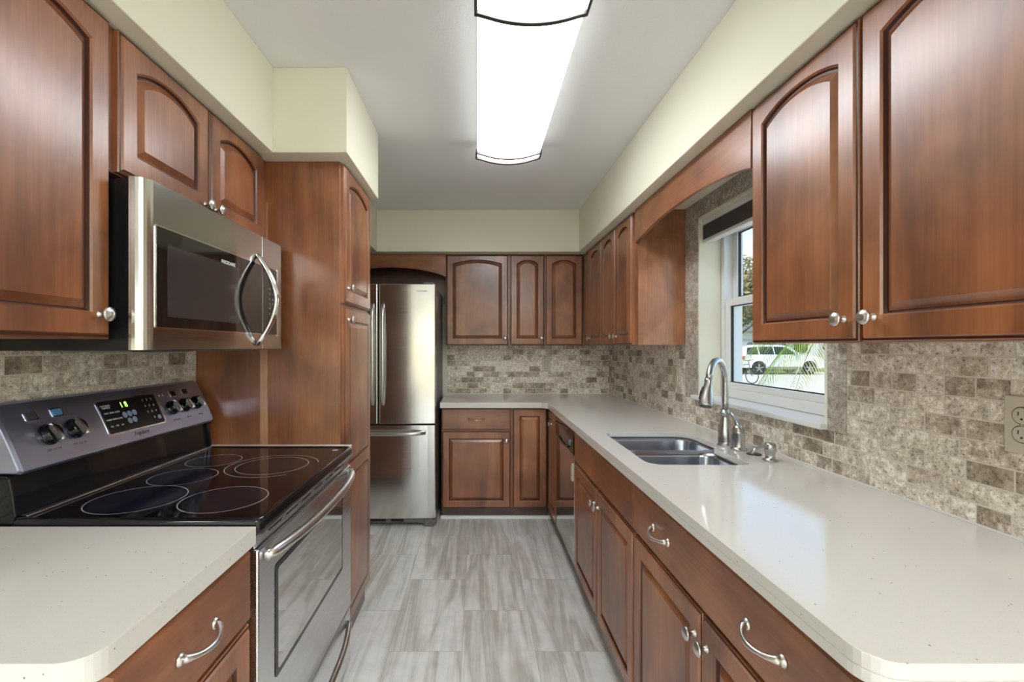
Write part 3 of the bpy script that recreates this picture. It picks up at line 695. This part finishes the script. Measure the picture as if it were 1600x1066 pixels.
def vbar(parent, x):
    bm = bmesh.new(); za, zb = H-.415, H+.305
    tube(bm, [Vector((x, 3.238-.032*(1-abs(2*i/16-1)**8), za+(zb-za)*i/16)) for i in range(17)], [.010+.006*math.sin(PI*i/16) for i in range(17)], 12, sq=.7, up=(1, 0, 0))
    obj('handle', bm, 'nickel', parent, smooth=True)
vbar(dl, -.745); vbar(dr, -.672)
bm = bmesh.new(); tube(bm, [Vector((-1.04+.665*i/16, 3.238-.045*(1-abs(2*i/16-1)**8), HZ-.057)) for i in range(17)], .014, 10); obj('handle', bm, 'nickel', fz, smooth=True)
bm = bmesh.new(); text_bm(bm, 'SAMSUNG', .016, fr_back(3.2465), -.395, H+.398, .0015); obj('brand_lettering', bm, 'lens', dr)
bm = boxes([(fx0+.02, fx1-.012, 3.275, 3.33, .022, .062)]); bg_ = obj('base_grille', bm, 'grey', t, bev=.004)
bm = boxes([(-1.05, -.66, 3.268, 3.2745, .036, .050), (-.62, -.53, 3.268, 3.2745, .034, .052)]); obj('vent_slots', bm, 'black', bg_)
for x in (-1.07, -.345):
    bm = bmesh.new(); loft(bm, [[Vector((x+dx*(1-k), 3.262+dy, z)) for dx, dy in ((-.035, 0), (.035, 0), (.048, .02), (.048, .10), (-.045, .10), (-.045, .02))] for z, k in ((.0005, .15), (.012, 0), (.045, 0), (.06, .2))]); obj('foot', bm, 'grey', t, bev=.003)
obj('hinge_cover', boxes([(fx1-.09, fx1-.02, 3.26, 3.36, 1.738, 1.752), (fx0+.02, fx0+.09, 3.26, 3.36, 1.738, 1.752)]), 'grey', t, bev=.004)
obj('sticker', B(fx1-.0028, fx1-.0015, 3.335, 3.375, H+.26, H+.37), 'offwhite', t, label='small cream paper tag on the side')

# ------------------------------------------------------------------ microwave
t = thing('microwave', 'stainless over-the-range microwave with bowed handle hanging above the range', 'microwave', (-.95, 1.43, H))
my0, my1, mz0, mz1 = 1.070, 1.806, H-.010, H+.400
obj('body', boxes([(-XT+.001, -.812, my0+.006, my1-.004, mz0, mz1)]), 'black', t, bev=.003)
obj('vent_underside', boxes([(-1.05, -.85, 1.12, 1.35, mz0-.004, mz0-.0003), (-1.05, -.85, 1.50, 1.73, mz0-.004, mz0-.0003)]), 'grey', t)
FM = fr_left(-.812)
def mw_bm(a0, a1, rl, rr_):
    bm = bmesh.new(); T = .037; prof = [(a0, 0)]
    if rl: prof += [(a0+rl*(1-math.cos(k)), T-rl+rl*math.sin(k)) for k in [PI/2*i/6 for i in range(7)]]
    else: prof += [(a0, T)]
    if rr_: prof += [(a1-rr_*(1-math.cos(k)), T-rr_+rr_*math.sin(k)) for k in [PI/2*(6-i)/6 for i in range(7)]]
    else: prof += [(a1, T)]
    prof += [(a1, 0)]
    loft(bm, [[FM(a, z, c) for a, c in prof] for z in (mz0+.002, mz1-.002)]); return bm
o = obj('door', mw_bm(my0-.012, 1.638, .03, 0), 'steel_mw', t, bev=.001)
obj('control_panel_frame', mw_bm(1.641, my1, 0, .012), 'steel_mw', t, bev=.001)
def rr_plate(F, a0, a1, b0, b1, r, c0, c1):
    bm = bmesh.new(); loft(bm, [[F(x, y, c) for x, y in rrect(a0, a1, b0, b1, r)] for c in (c0, c1)]); return bm
obj('door_window_trim', rr_plate(FM, 1.092, 1.637, H+.044, H+.296, .006, .0371, .0385), 'chrome', o)
wd = obj('door_window', rr_plate(FM, 1.095, 1.634, H+.048, H+.292, .004, .0386, .0398), 'mwglass', o)
obj('window_screen', rr_plate(FM, 1.135, 1.475, H+.075, H+.255, .004, .0399, .0402), 'mwmesh', wd)
bm = bmesh.new(); text_bm(bm, 'FRIGIDAIRE', .0155, FM, 1.412, H+.2585, .0402, ext=.0003); obj('brand_lettering', bm, 'lens', wd)
k2 = obj('keypad', rr_plate(FM, 1.645, 1.757, H+.046, H+.292, .004, .0371, .0385), 'mwglass', t)
obj('keypad_trim', rr_plate(FM, 1.755, 1.766, H+.040, H+.298, .004, .0371, .0390), 'chrome', t)
bm = bmesh.new()
for r_ in range(8):
    for q_ in range(2): text_bm(bm, str((r_*2+q_+1) % 10), .010, FM, 1.695+q_*.024, H+.215-r_*.0185, .0386, ext=.0002)
obj('keypad_markings', bm, 'lens', k2)
bm = bmesh.new(); n = 20; pts = []
for i in range(n+1):
    u_ = 2*i/n-1; pts.append(FM(1.598, H+.165+u_*.158, .040+.068*(1-abs(u_)**1.7)))
tube(bm, pts, [.008+.0035*(1-abs(2*i/n-1)) for i in range(n+1)], 14, sq=1.35, up=(1, 0, 0)); obj('handle', bm, 'chrome', o, smooth=True)

# ------------------------------------------------------------------ range
t = thing('range', 'stainless electric range with black glass cooktop, left of the floor', 'range', (-.8, 1.43, 0))
ry0, ry1 = 1.046, 1.820
RXF = -.507
obj('body', B(-XT+.012, RXF-.026, ry0+.002, ry1-.002, .03, CT-.03), 'steel_y', t, bev=.002)
bm = bmesh.new()
for i in range(24): box(bm, RXF-.045, RXF-.040, ry0+.0005, ry0+.0018, CT-.10-i*.0125, CT-.0925-i*.0125)
obj('side_vents', bm, 'matteblack', t)
# cooktop
ZC = CT+.010
bm = bmesh.new(); lp = []
def rc(i, z): return [Vector((x, y, z)) for x, y in rrect(-1.085+i, -.497-i, ry0+i, ry1-i, .022)]
loft(bm, [rc(.012, CT-.029), rc(.002, CT-.026), rc(0, CT-.012), rc(.0, CT+.006), rc(.003, CT+.0125), rc(.009, CT+.0145), rc(.015, CT+.0125), rc(.019, ZC-.001)])
ck = obj('cooktop', bm, 'glossblack', t, smooth=True)
obj('rear_trim', B(-1.069, -1.052, ry0+.018, ry1-.018, ZC-.001, ZC+.006), 'steel_y', ck, bev=.0025)
obj('glass_surface', B(-1.066, -.516, ry0+.020, ry1-.020, ZC-.0008, ZC), 'cooktop', ck)
zz = ZC+.0003
bx = [(-.893, 1.197, .113), (-.665, 1.197, .106), (-.905, 1.402, .094), (-.925, 1.600, .088)]
for x, y, r in bx:
    bm = bmesh.new(); annulus(bm, x, y, zz, r-.0024, r); b_ = obj('burner_ring', bm, 'ring', ck)
    bm = disc(bmesh.new(), x, y, zz-.00015, r*.9); obj('burner_zone', bm, 'zone', b_)
bm = bmesh.new(); annulus(bm, -.690, 1.535, zz, .143, .1454, a0=.3, a1=5.4); annulus(bm, -.690, 1.535, zz, .112, .1144); b_ = obj('burner_ring', bm, 'ring', ck, label='large double burner ring')
obj('burner_zone', disc(bmesh.new(), -.690, 1.535, zz-.00015, .085), 'zone', b_)
bm = bmesh.new(); annulus(bm, -.530-.02, 1.76, zz, .0, .012, 20)
obj('indicator', bm, 'ring', ck)
# backguard
FG = lambda a, b, c: Vector((-1.066-.0+c, a, b))
def bg_pt(s, a, out=0.):
    """point on the sloping control face: s 0 bottom .. 1 top"""
    z = H-.290+.152*s; x = -1.052-.058*s-.014*s*s + out
    return Vector((x, a, z+out*.35))
bm = bmesh.new(); pr_ = [(-XT+.006, ZC-.02), (-1.082, ZC-.02), (-1.074, ZC+.0), (-1.080, ZC+.05), (-1.088, H-.30), (-XT+.006, H-.30)]
loft(bm, [[Vector((x, a, z)) for x, z in pr_] for a in (ry0+.006, ry1-.006)]); obj('backguard', bm, 'glossblack', t, bev=.004)
for e0, e1 in ((ry0, ry0+.0055), (ry1-.0055, ry1)):
  bm = bmesh.new(); loft(bm, [[Vector((x, a, z)) for x, z in [(-XT+.004, ZC-.02), (-1.070, ZC-.01), (-1.062, ZC+.01), (-1.068, ZC+.055), (-1.076, H-.305), (-XT+.004, H-.305)]] for a in (e0, e1)])
  obj('backguard_end_cap', bm, 'glossblack', t, bev=.002)
bm = bmesh.new(); S = [i/10 for i in range(11)]; prof = [Vector((-1.09, 0, H-.297)), Vector((-1.060, 0, H-.298))]+[bg_pt(s, 0) for s in S]+[Vector((-1.132, 0, H-.133)), Vector((-XT+.004, 0, H-.134)), Vector((-XT+.004, 0, H-.297))]
def psec(a, k): 
    c_ = Vector((-1.11, 0, H-.215)); return [Vector((c_.x+(p.x-c_.x)*k, a, c_.z+(p.z-c_.z)*k)) for p in prof]
loft(bm, [psec(ry0-.0, .93), psec(ry0+.010, 1.), psec(ry1-.010, 1.), psec(ry1, .93)]); cp = obj('control_panel', bm, 'panelst', t, bev=.002)
def FK(a, b, c):                 # frame on the panel: b measured in z
    s = (b-(H-.290))/.152; p = bg_pt(s, a); n_ = Vector((1, 0, .40+.1*s)).normalized(); return p+n_*c
for y, z, r in ((1.146, H-.222, .025), (1.220, H-.220, .025), (1.612, H-.217, .023), (1.682, H-.216, .023), (1.751, H-.215, .023)):
    bm = bmesh.new(); lathe(bm, FK, y, z, [(0, r*1.0), (.005, r), (.008, r*.92), (.020, r*.84), (.0225, r*.76), (.0225, .001)], 26)
    kb = obj('knob', bm, 'glossblack', cp, smooth=False)
    bm = bmesh.new(); fbox(bm, lambda a, b, c: Vector((a, b, c)), -r*.12, r*.12, -r*.86, r*.86, .0215, .0295)
    for v in bm.verts:
        ca, sa = math.cos(.35), math.sin(.35); a_, b_, c_ = v.co; v.co = FK(y+a_*ca-b_*sa, z+a_*sa+b_*ca, c_)
    obj('grip', bm, 'chrome', kb)
    bm = bmesh.new()
    for i in range(15):
        th = PI*1.5*i/14-PI*.25; p = (y+r*1.25*math.cos(th), z+r*1.25*math.sin(th)); q = (y+r*1.33*math.cos(th), z+r*1.33*math.sin(th))
        tube(bm, [FK(*p, .0006), FK(*q, .0006)], .0005, 4)
    obj('dial_marks', bm, 'darkmark', kb)
for y, z, mm, hw in ((1.125, H-.172, 'darkmark', .013), (1.195, H-.172, 'bluewin', .013), (1.650, H-.170, 'black', .012), (1.718, H-.169, 'black', .012)):
    b_ = obj('indicator_frame', rr_plate(FK, y-hw-.003, y+hw+.003, z-.011, z+.011, .004, .0002, .0016), 'chrome', cp)
    obj('indicator_lens', rr_plate(FK, y-hw, y+hw, z-.008, z+.008, .003, .0014, .0026), mm, b_)
bm = bmesh.new(); lathe(bm, FK, 1.582, H-.170, [(0, .003), (.001, .003)], 10); lathe(bm, FK, 1.600, H-.170, [(0, .003), (.001, .003)], 10); obj('indicator_lights', bm, 'lens', cp)
dfr = obj('display_trim', rr_plate(FK, 1.316, 1.560, H-.259, H-.159, .010, .0002, .0012), 'chrome', cp)
dp = obj('display_panel', rr_plate(FK, 1.320, 1.553, H-.255, H-.163, .008, .0012, .0022), 'black', dfr)
bm = bmesh.new(); text_bm(bm, '1 8', .023, FK, 1.413, H-.181, .0024, ext=.0003); obj('display_digits', bm, 'led', dp)
for i, (y, z) in enumerate([(1.400, -.210), (1.420, -.209), (1.440, -.208), (1.410, -.229), (1.430, -.228), (1.535, -.236)]):
    bm = bmesh.new(); lathe(bm, FK, y, H+z, [(.0022, .0088 if i < 5 else .007), (.0030, .0085 if i < 5 else .007)], 16)
    obj('touch_pad', bm, 'bluebtn', dp)
bm = bmesh.new()
for i, ch in enumerate('1234567890'):
    c_, r_ = (i % 3, i//3) if i < 9 else (1, 3)
    text_bm(bm, ch, .010, FK, 1.495+c_*.019, H-.177-r_*.019, .0024, ext=.0002)
for i, s_ in enumerate(['BAKE', 'BROIL', 'CLEAN', 'WARM', 'TIMER', 'CLOCK', 'ON', 'OFF', 'LO']):
    text_bm(bm, s_, .0062, FK, 1.337+(i % 3)*.020, H-.198-(i//3)*.019, .0024, ext=.0002)
text_bm(bm, 'ELECTRONIC\nCONTROL', .006, FK, 1.345, H-.180, .0024, ext=.0002)
obj('panel_lettering', bm, 'lens', dp)
bm = bmesh.new(); text_bm(bm, 'Frigidaire', .0165, FK, 1.437, H-.270, .0003, ext=.0003, shear=.35); obj('brand_lettering', bm, 'darkmark', cp)
for y, s_ in ((1.146, 'OFF  LO  HI'), (1.22, 'OFF  LO  HI'), (1.612, 'OFF LO HI'), (1.682, 'OFF LO'), (1.751, 'OFF LO')): obj('knob_lettering', text_bm(bmesh.new(), s_, .0075, FK, y, H-.258, .0003, ext=.0002), 'darkmark', cp)
# front: vent strip, oven door, drawer
FO = fr_left(RXF-.025)
obj('vent_trim', fbox(bmesh.new(), FO, ry0+.004, ry1-.004, H-.468, CT-.029, 0, .018), 'steel_y', t, bev=.002)
bm = bmesh.new()
for i in range(6): fbox(bm, FO, 1.12+i*.105, 1.195+i*.105, H-.453, H-.447, .0175, .0187)
obj('vent_slots', bm, 'matteblack', t)
dz0, dz1 = H-1.025, H-.470
od = obj('oven_door', fbox(bmesh.new(), FO, ry0+.003, ry1-.003, dz0, dz1, 0, .027), 'steel_y', t, bev=.005)
gz = obj('oven_window', rr_plate(FO, 1.135, 1.700, H-.83, H-.545, .012, .0272, .0286), 'glossblack', od)
obj('window_glass', rr_plate(FO, 1.150, 1.688, H-.815, H-.558, .010, .0286, .0292), 'ovenglass', gz)
bm = bmesh.new(); n = 24; pts = []
for i in range(n+1):
    u_ = 2*i/n-1; pts.append(FO(1.433+u_*.362, H-.492+.0*u_, .036+.038*(1-abs(u_)**2.6)))
tube(bm, pts, [.0135 if 0 < i < n else .008 for i in range(n+1)], 14); 
for s in (-1, 1): fbox(bm, FO, 1.433+s*.352-.011, 1.433+s*.352+.011, H-.503, H-.481, .0265, .042)
obj('handle', bm, 'nickel', od, smooth=True)
dw = obj('storage_drawer', fbox(bmesh.new(), FO, ry0+.003, ry1-.003, .045, dz0-.006, 0, .025), 'steel_y', t, bev=.005)
bm = bmesh.new(); pts = [FO(1.433+(2*i/n-1)*.345, dz0-.055-.0, .030+.034*(1-abs(2*i/n-1)**2.6)) for i in range(n+1)]
tube(bm, pts, .011, 12); obj('handle', bm, 'nickel', dw, smooth=True)
obj('kick_plate', B(-1.1, RXF-.05, ry0+.01, ry1-.01, .001, .03), 'matteblack', t)

# ================================================================== OUTDOORS (seen through the window)
GZ = -.31
o = struct('ground', B(XO+.02, 60, -30, 28.6, GZ-.1, GZ), 'concrete')
o = obj('lawn', B(XO+.02, 90, 28.6, 90, GZ-.1, GZ+.01), 'grass'); o['kind'] = 'stuff'; o['label'] = 'lawn beyond the driveway outside the window'; o['category'] = 'grass'
# car, side on, nose to +x
cx0, cy0 = 17.55, 27.0
t = thing('car', 'white SUV parked on the driveway outside the window', 'car', (cx0, cy0, GZ))
def cprof(pts, yh0, yh1, inset_top=0.):
    bm = bmesh.new(); lp = []
    for y, k in ((-yh0, 1), (-yh1, 0), (yh1, 0), (yh0, 1)): pass
    zmin = min(p[1] for p in pts); zmax = max(p[1] for p in pts)
    for s in (-1, 1):
        lp.append([Vector((cx0+x, cy0+s*(yh0+(yh1-yh0)*(z-zmin)/(zmax-zmin)), GZ+z)) for x, z in pts])
    loft(bm, lp); return bm
body = [(-2.4, .42), (-2.42, .9), (-2.36, 1.12), (1.0, 1.12), (1.6, 1.08), (2.25, .98), (2.42, .80), (2.45, .42), (1.98, .34)]
body += [(1.5+.43*math.cos(a), .36+.43*math.sin(a)) for a in [PI*i/8 for i in range(9)]]+[(-1.0, .34)][:0]
body += [(-1.4+.43*math.cos(a), .36+.43*math.sin(a)) for a in [PI*i/8 for i in range(9)]]+[(-1.9, .36)]
obj('body', cprof(body, .93, .88), 'carpaint', t, bev=.03)
cab = [(-2.34, 1.10), (-2.15, 1.60), (-1.7, 1.72), (.1, 1.70), (.45, 1.62), (1.15, 1.10)]
obj('cabin', cprof(cab, .88, .70), 'carpaint', t, bev=.04)
for s in (-1, 1):
    for w_ in ([(-2.1, 1.16), (-2.0, 1.55), (-1.45, 1.60), (-1.4, 1.16)], [(-1.32, 1.16), (-1.36, 1.60), (-.55, 1.61), (-.5, 1.16)], [(-.42, 1.16), (-.47, 1.61), (.05, 1.59), (.3, 1.52), (.80, 1.16)]):
        bm = bmesh.new(); lp = []
        for d_ in (0, .012): lp.append([Vector((cx0+x, cy0+s*(.885-.18*(z-1.10)/.62+d_), GZ+z)) for x, z in w_])
        loft(bm, lp); obj('side_window', bm, 'carglass', t)
for x in (-1.4, 1.5):
    for s in (-1, 1):
        F_ = (lambda s_: (lambda a, b, c: Vector((a, cy0+s_*(.70+c), b))))(s)
        bm = bmesh.new(); lathe(bm, F_, cx0+x, GZ+.36, [(0, .33), (.02, .36), (.20, .36), (.225, .33), (.225, .25), (.19, .24), (.19, .001)], 28)
        wh = obj('wheel', bm, 'tyre', t)
        bm = bmesh.new(); lathe(bm, F_, cx0+x, GZ+.36, [(.19, .06), (.228, .05), (.228, .001)], 12)
        for k_ in range(5):
            a_ = k_*2*PI/5+.3; tube(bm, [F_(cx0+x, GZ+.36, .212), F_(cx0+x+.24*math.cos(a_), GZ+.36+.24*math.sin(a_), .212)], .035, 6)
        obj('rim', bm, 'alloy', wh)
obj('tail_light', boxes([(cx0-2.42, cx0-2.2, cy0-.925, cy0-.70, GZ+.88, GZ+1.06), (cx0-2.42, cx0-2.2, cy0+.70, cy0+.925, GZ+.88, GZ+1.06)]), 'tail', t, bev=.02)
obj('side_mirror', boxes([(cx0+.62, cx0+.80, cy0-1.08, cy0-.88, GZ+1.12, GZ+1.28), (cx0+.62, cx0+.80, cy0+.88, cy0+1.08, GZ+1.12, GZ+1.28)]), 'carpaint', t, bev=.03)
obj('sill_trim', boxes([(cx0-.95, cx0+1.05, cy0-.95, cy0-.90, GZ+.30, GZ+.46)]), 'grey', t, bev=.01)
# bicycle
bxp, byp = 11.75, 20.2
t = thing('bicycle', 'dark bicycle leaning in the driveway outside, left of the white car', 'bicycle', (bxp, byp, GZ))
ud = Vector((.25, -.97, 0)).normalized()
def bp(a, z, s=0.): return Vector((bxp, byp, GZ))+ud*a+Vector((ud.y*s, -ud.x*s, z))
for a in (-.52, .52):
    bm = bmesh.new(); tube(bm, [bp(a+.33*math.cos(k), .345+.33*math.sin(k)) for k in [2*PI*i/28 for i in range(29)]], .020, 6)
    w_ = obj('wheel', bm, 'tyre', t, smooth=True)
    bm = bmesh.new()
    for i in range(10): k = 2*PI*i/10; tube(bm, [bp(a, .345), bp(a+.32*math.cos(k), .345+.32*math.sin(k))], .004, 4)
    obj('spokes', bm, 'alloy', w_)
bm = bmesh.new()
for p, q in (((-.52, .345), (-.05, .30)), ((-.52, .345), (-.2, .78)), ((-.2, .85), (-.05, .30)), ((-.05, .30), (.36, .72)), ((-.18, .76), (.34, .84)), ((.52, .345), (.33, .98))): tube(bm, [bp(*p), bp(*q)], .018, 8)
obj('frame', bm, 'matteblack', t)
bm = bmesh.new(); tube(bm, [bp(.30, 1.02, -.3), bp(.34, 1.0, 0), bp(.30, 1.02, .3)], .015, 8); obj('handlebar', bm, 'black', t)
bm = bmesh.new(); tube(bm, [bp(-.34, .90), bp(-.2, .90), bp(-.05, .89)], [.08, .06, .02], 8, sq=.4); obj('saddle', bm, 'black', t)
# palm with arching fronds
PX, PY = 3.45, 4.2
t = thing('palm', 'green palm with drooping fronds close outside the window', 'palm tree', (PX, PY, GZ))
bm = bmesh.new(); tube(bm, [Vector((PX, PY, GZ)), Vector((PX+.02, PY, GZ+1.0)), Vector((PX, PY, GZ+1.85))], [.10, .08, .06], 10); obj('trunk', bm, 'bark', t, smooth=True)
rnd = random.Random(3)
for k, azd in enumerate([176, 198, 150, -20, 15, 50, 85, -60, 110, -95, 128]):
    az = math.radians(azd); Lf = .95+.05*(k % 3); lift = [.42, .30, .60][k % 3]
    bm = bmesh.new(); P = []
    for i in range(15):
        u_ = i/14; P.append(Vector((PX+math.cos(az)*Lf*u_*.9, PY+math.sin(az)*Lf*u_*.9, GZ+1.80+lift*u_*1.3-1.25*u_*u_)))
    tube(bm, P, [.010*(1-.8*i/14) for i in range(15)], 5)
    side = Vector((-math.sin(az), math.cos(az), 0))
    for i in range(2, 46):
        u_ = i/46; f = u_*14; j = min(int(f), 13); p = P[j].lerp(P[j+1], f-j); tg = (P[j+1]-P[j]).normalized()
        for s in (-1, 1):
            ln = .34*math.sin(PI*(.12+.86*u_))+.05; q = p+side*s*ln*.62+tg*ln*.45+Vector((0, 0, -ln*.55)); mid = p.lerp(q, .5)+Vector((0, 0, .03)); wv = tg*.005
            vv = [bm.verts.new(x) for x in (p, mid+wv, q, mid-wv)]; bm.faces.new(vv)
    obj('frond', bm, 'palmdry' if k in (1, 4) else 'palm', t)
def leaf_cloud(bm, c, r, n, s, rng, flat=1.):
    for _ in range(n):
        d_ = Vector((rng.gauss(0, 1), rng.gauss(0, 1), rng.gauss(0, 1)*flat)).normalized(); p = Vector(c)+Vector((d_.x*r[0], d_.y*r[1], d_.z*r[2]))*rng.uniform(.55, 1)
        a_ = Vector((rng.gauss(0, 1), rng.gauss(0, 1), rng.gauss(0, 1))).normalized(); b_ = a_.orthogonal().normalized(); w_ = s*rng.uniform(.6, 1.3)
        bm.faces.new([bm.verts.new(p+x) for x in (a_*w_, b_*w_*.5, -a_*w_, -b_*w_*.5)])
def tree(x, y, h, r, label, lm, n=2600, ls=.20, grp=None, name='tree'):
    GZ = -.298; t = thing(name, label, 'tree', (x, y, GZ), grp); rng = random.Random(int(x*31+y))
    bm = bmesh.new(); tube(bm, [Vector((x, y, GZ)), Vector((x, y, GZ+.3)), Vector((x+.15, y, GZ+h*.4)), Vector((x, y, GZ+h*.75))], [.22, .21, .16, .07], 9)
    for k in range(6):
        a_ = k*1.05; tube(bm, [Vector((x+.1, y, GZ+h*(.38+.05*k))), Vector((x+math.cos(a_)*r*.6, y+math.sin(a_)*r*.6, GZ+h*(.55+.06*k)))], [.09, .03], 6)
    obj('trunk', bm, 'bark', t, smooth=True); bm = bmesh.new()
    for k in range(9):
        a_ = k*2.4; rr_ = r*.55 if k else 0; leaf_cloud(bm, (x+math.cos(a_)*rr_, y+math.sin(a_)*rr_, GZ+h*(.60+.045*k)), (r*.55, r*.55, r*.42), n//9, ls, rng)
    obj('crown', bm, lm, t); return t
tree(17.6, 31, 7.2, 2.6, 'green tree behind the white car, its crown against the sky', 'leafdry')
tree(27.5, 41, 9.0, 3.5, 'tall tree in front of the house across the lawn', 'leaf')
tree(20.5, 36, 6.4, 2.6, 'darker green tree behind the first tree', 'leaf')
for k, (x, y, lm, lb) in enumerate([(16.3, 30.0, 'redleaf', 'low red-leaved shrub behind the car'), (19.2, 30.5, 'leaf', 'low green shrub behind the car')]):
    t = thing('shrub', lb, 'shrub', (x, y, GZ+.012)); bm = bmesh.new(); leaf_cloud(bm, (x, y, GZ+1.2), (1.3, .9, 1.0), 900, .15, random.Random(k)); obj('foliage', bm, lm, t)
    bm = bmesh.new(); tube(bm, [Vector((x, y, GZ+.012)), Vector((x, y, GZ+1.0))], .06, 6); obj('stem', bm, 'bark', t)
# house across
hx, hy = 36, 48
t = thing('house', 'pale grey house with a wreath on its door across the lawn', 'house', (hx, hy, GZ+.012))
obj('wall', B(hx-12, hx+8, hy, hy+8, GZ+.01, GZ+3.3), 'siding', t)
bm = bmesh.new(); loft(bm, [[Vector((x, hy-.6, GZ+3.2)), Vector((x, hy+8.6, GZ+3.2)), Vector((x, hy+4, GZ+5.4))] for x in (hx-12.5, hx+8.5)]); obj('roof', bm, 'roof', t)
o = obj('garage_door', B(hx-9, hx-4, hy-.08, hy, GZ+.02, GZ+2.4), 'garage', t)
o = obj('front_door', B(hx+.0, hx+1.4, hy-.08, hy, GZ+.02, GZ+2.2), 'garage', t)
bm = bmesh.new(); tube(bm, [Vector((hx+.7+.27*math.cos(k), hy-.16, GZ+1.55+.27*math.sin(k))) for k in [2*PI*i/20 for i in range(21)]], .10, 8); obj('wreath', bm, 'tyre', t, smooth=True)
obj('window', boxes([(hx-2.6, hx-1.2, hy-.06, hy, GZ+1.0, GZ+2.2), (hx+3, hx+4.6, hy-.06, hy, GZ+1.0, GZ+2.2)]), 'carglass', t)
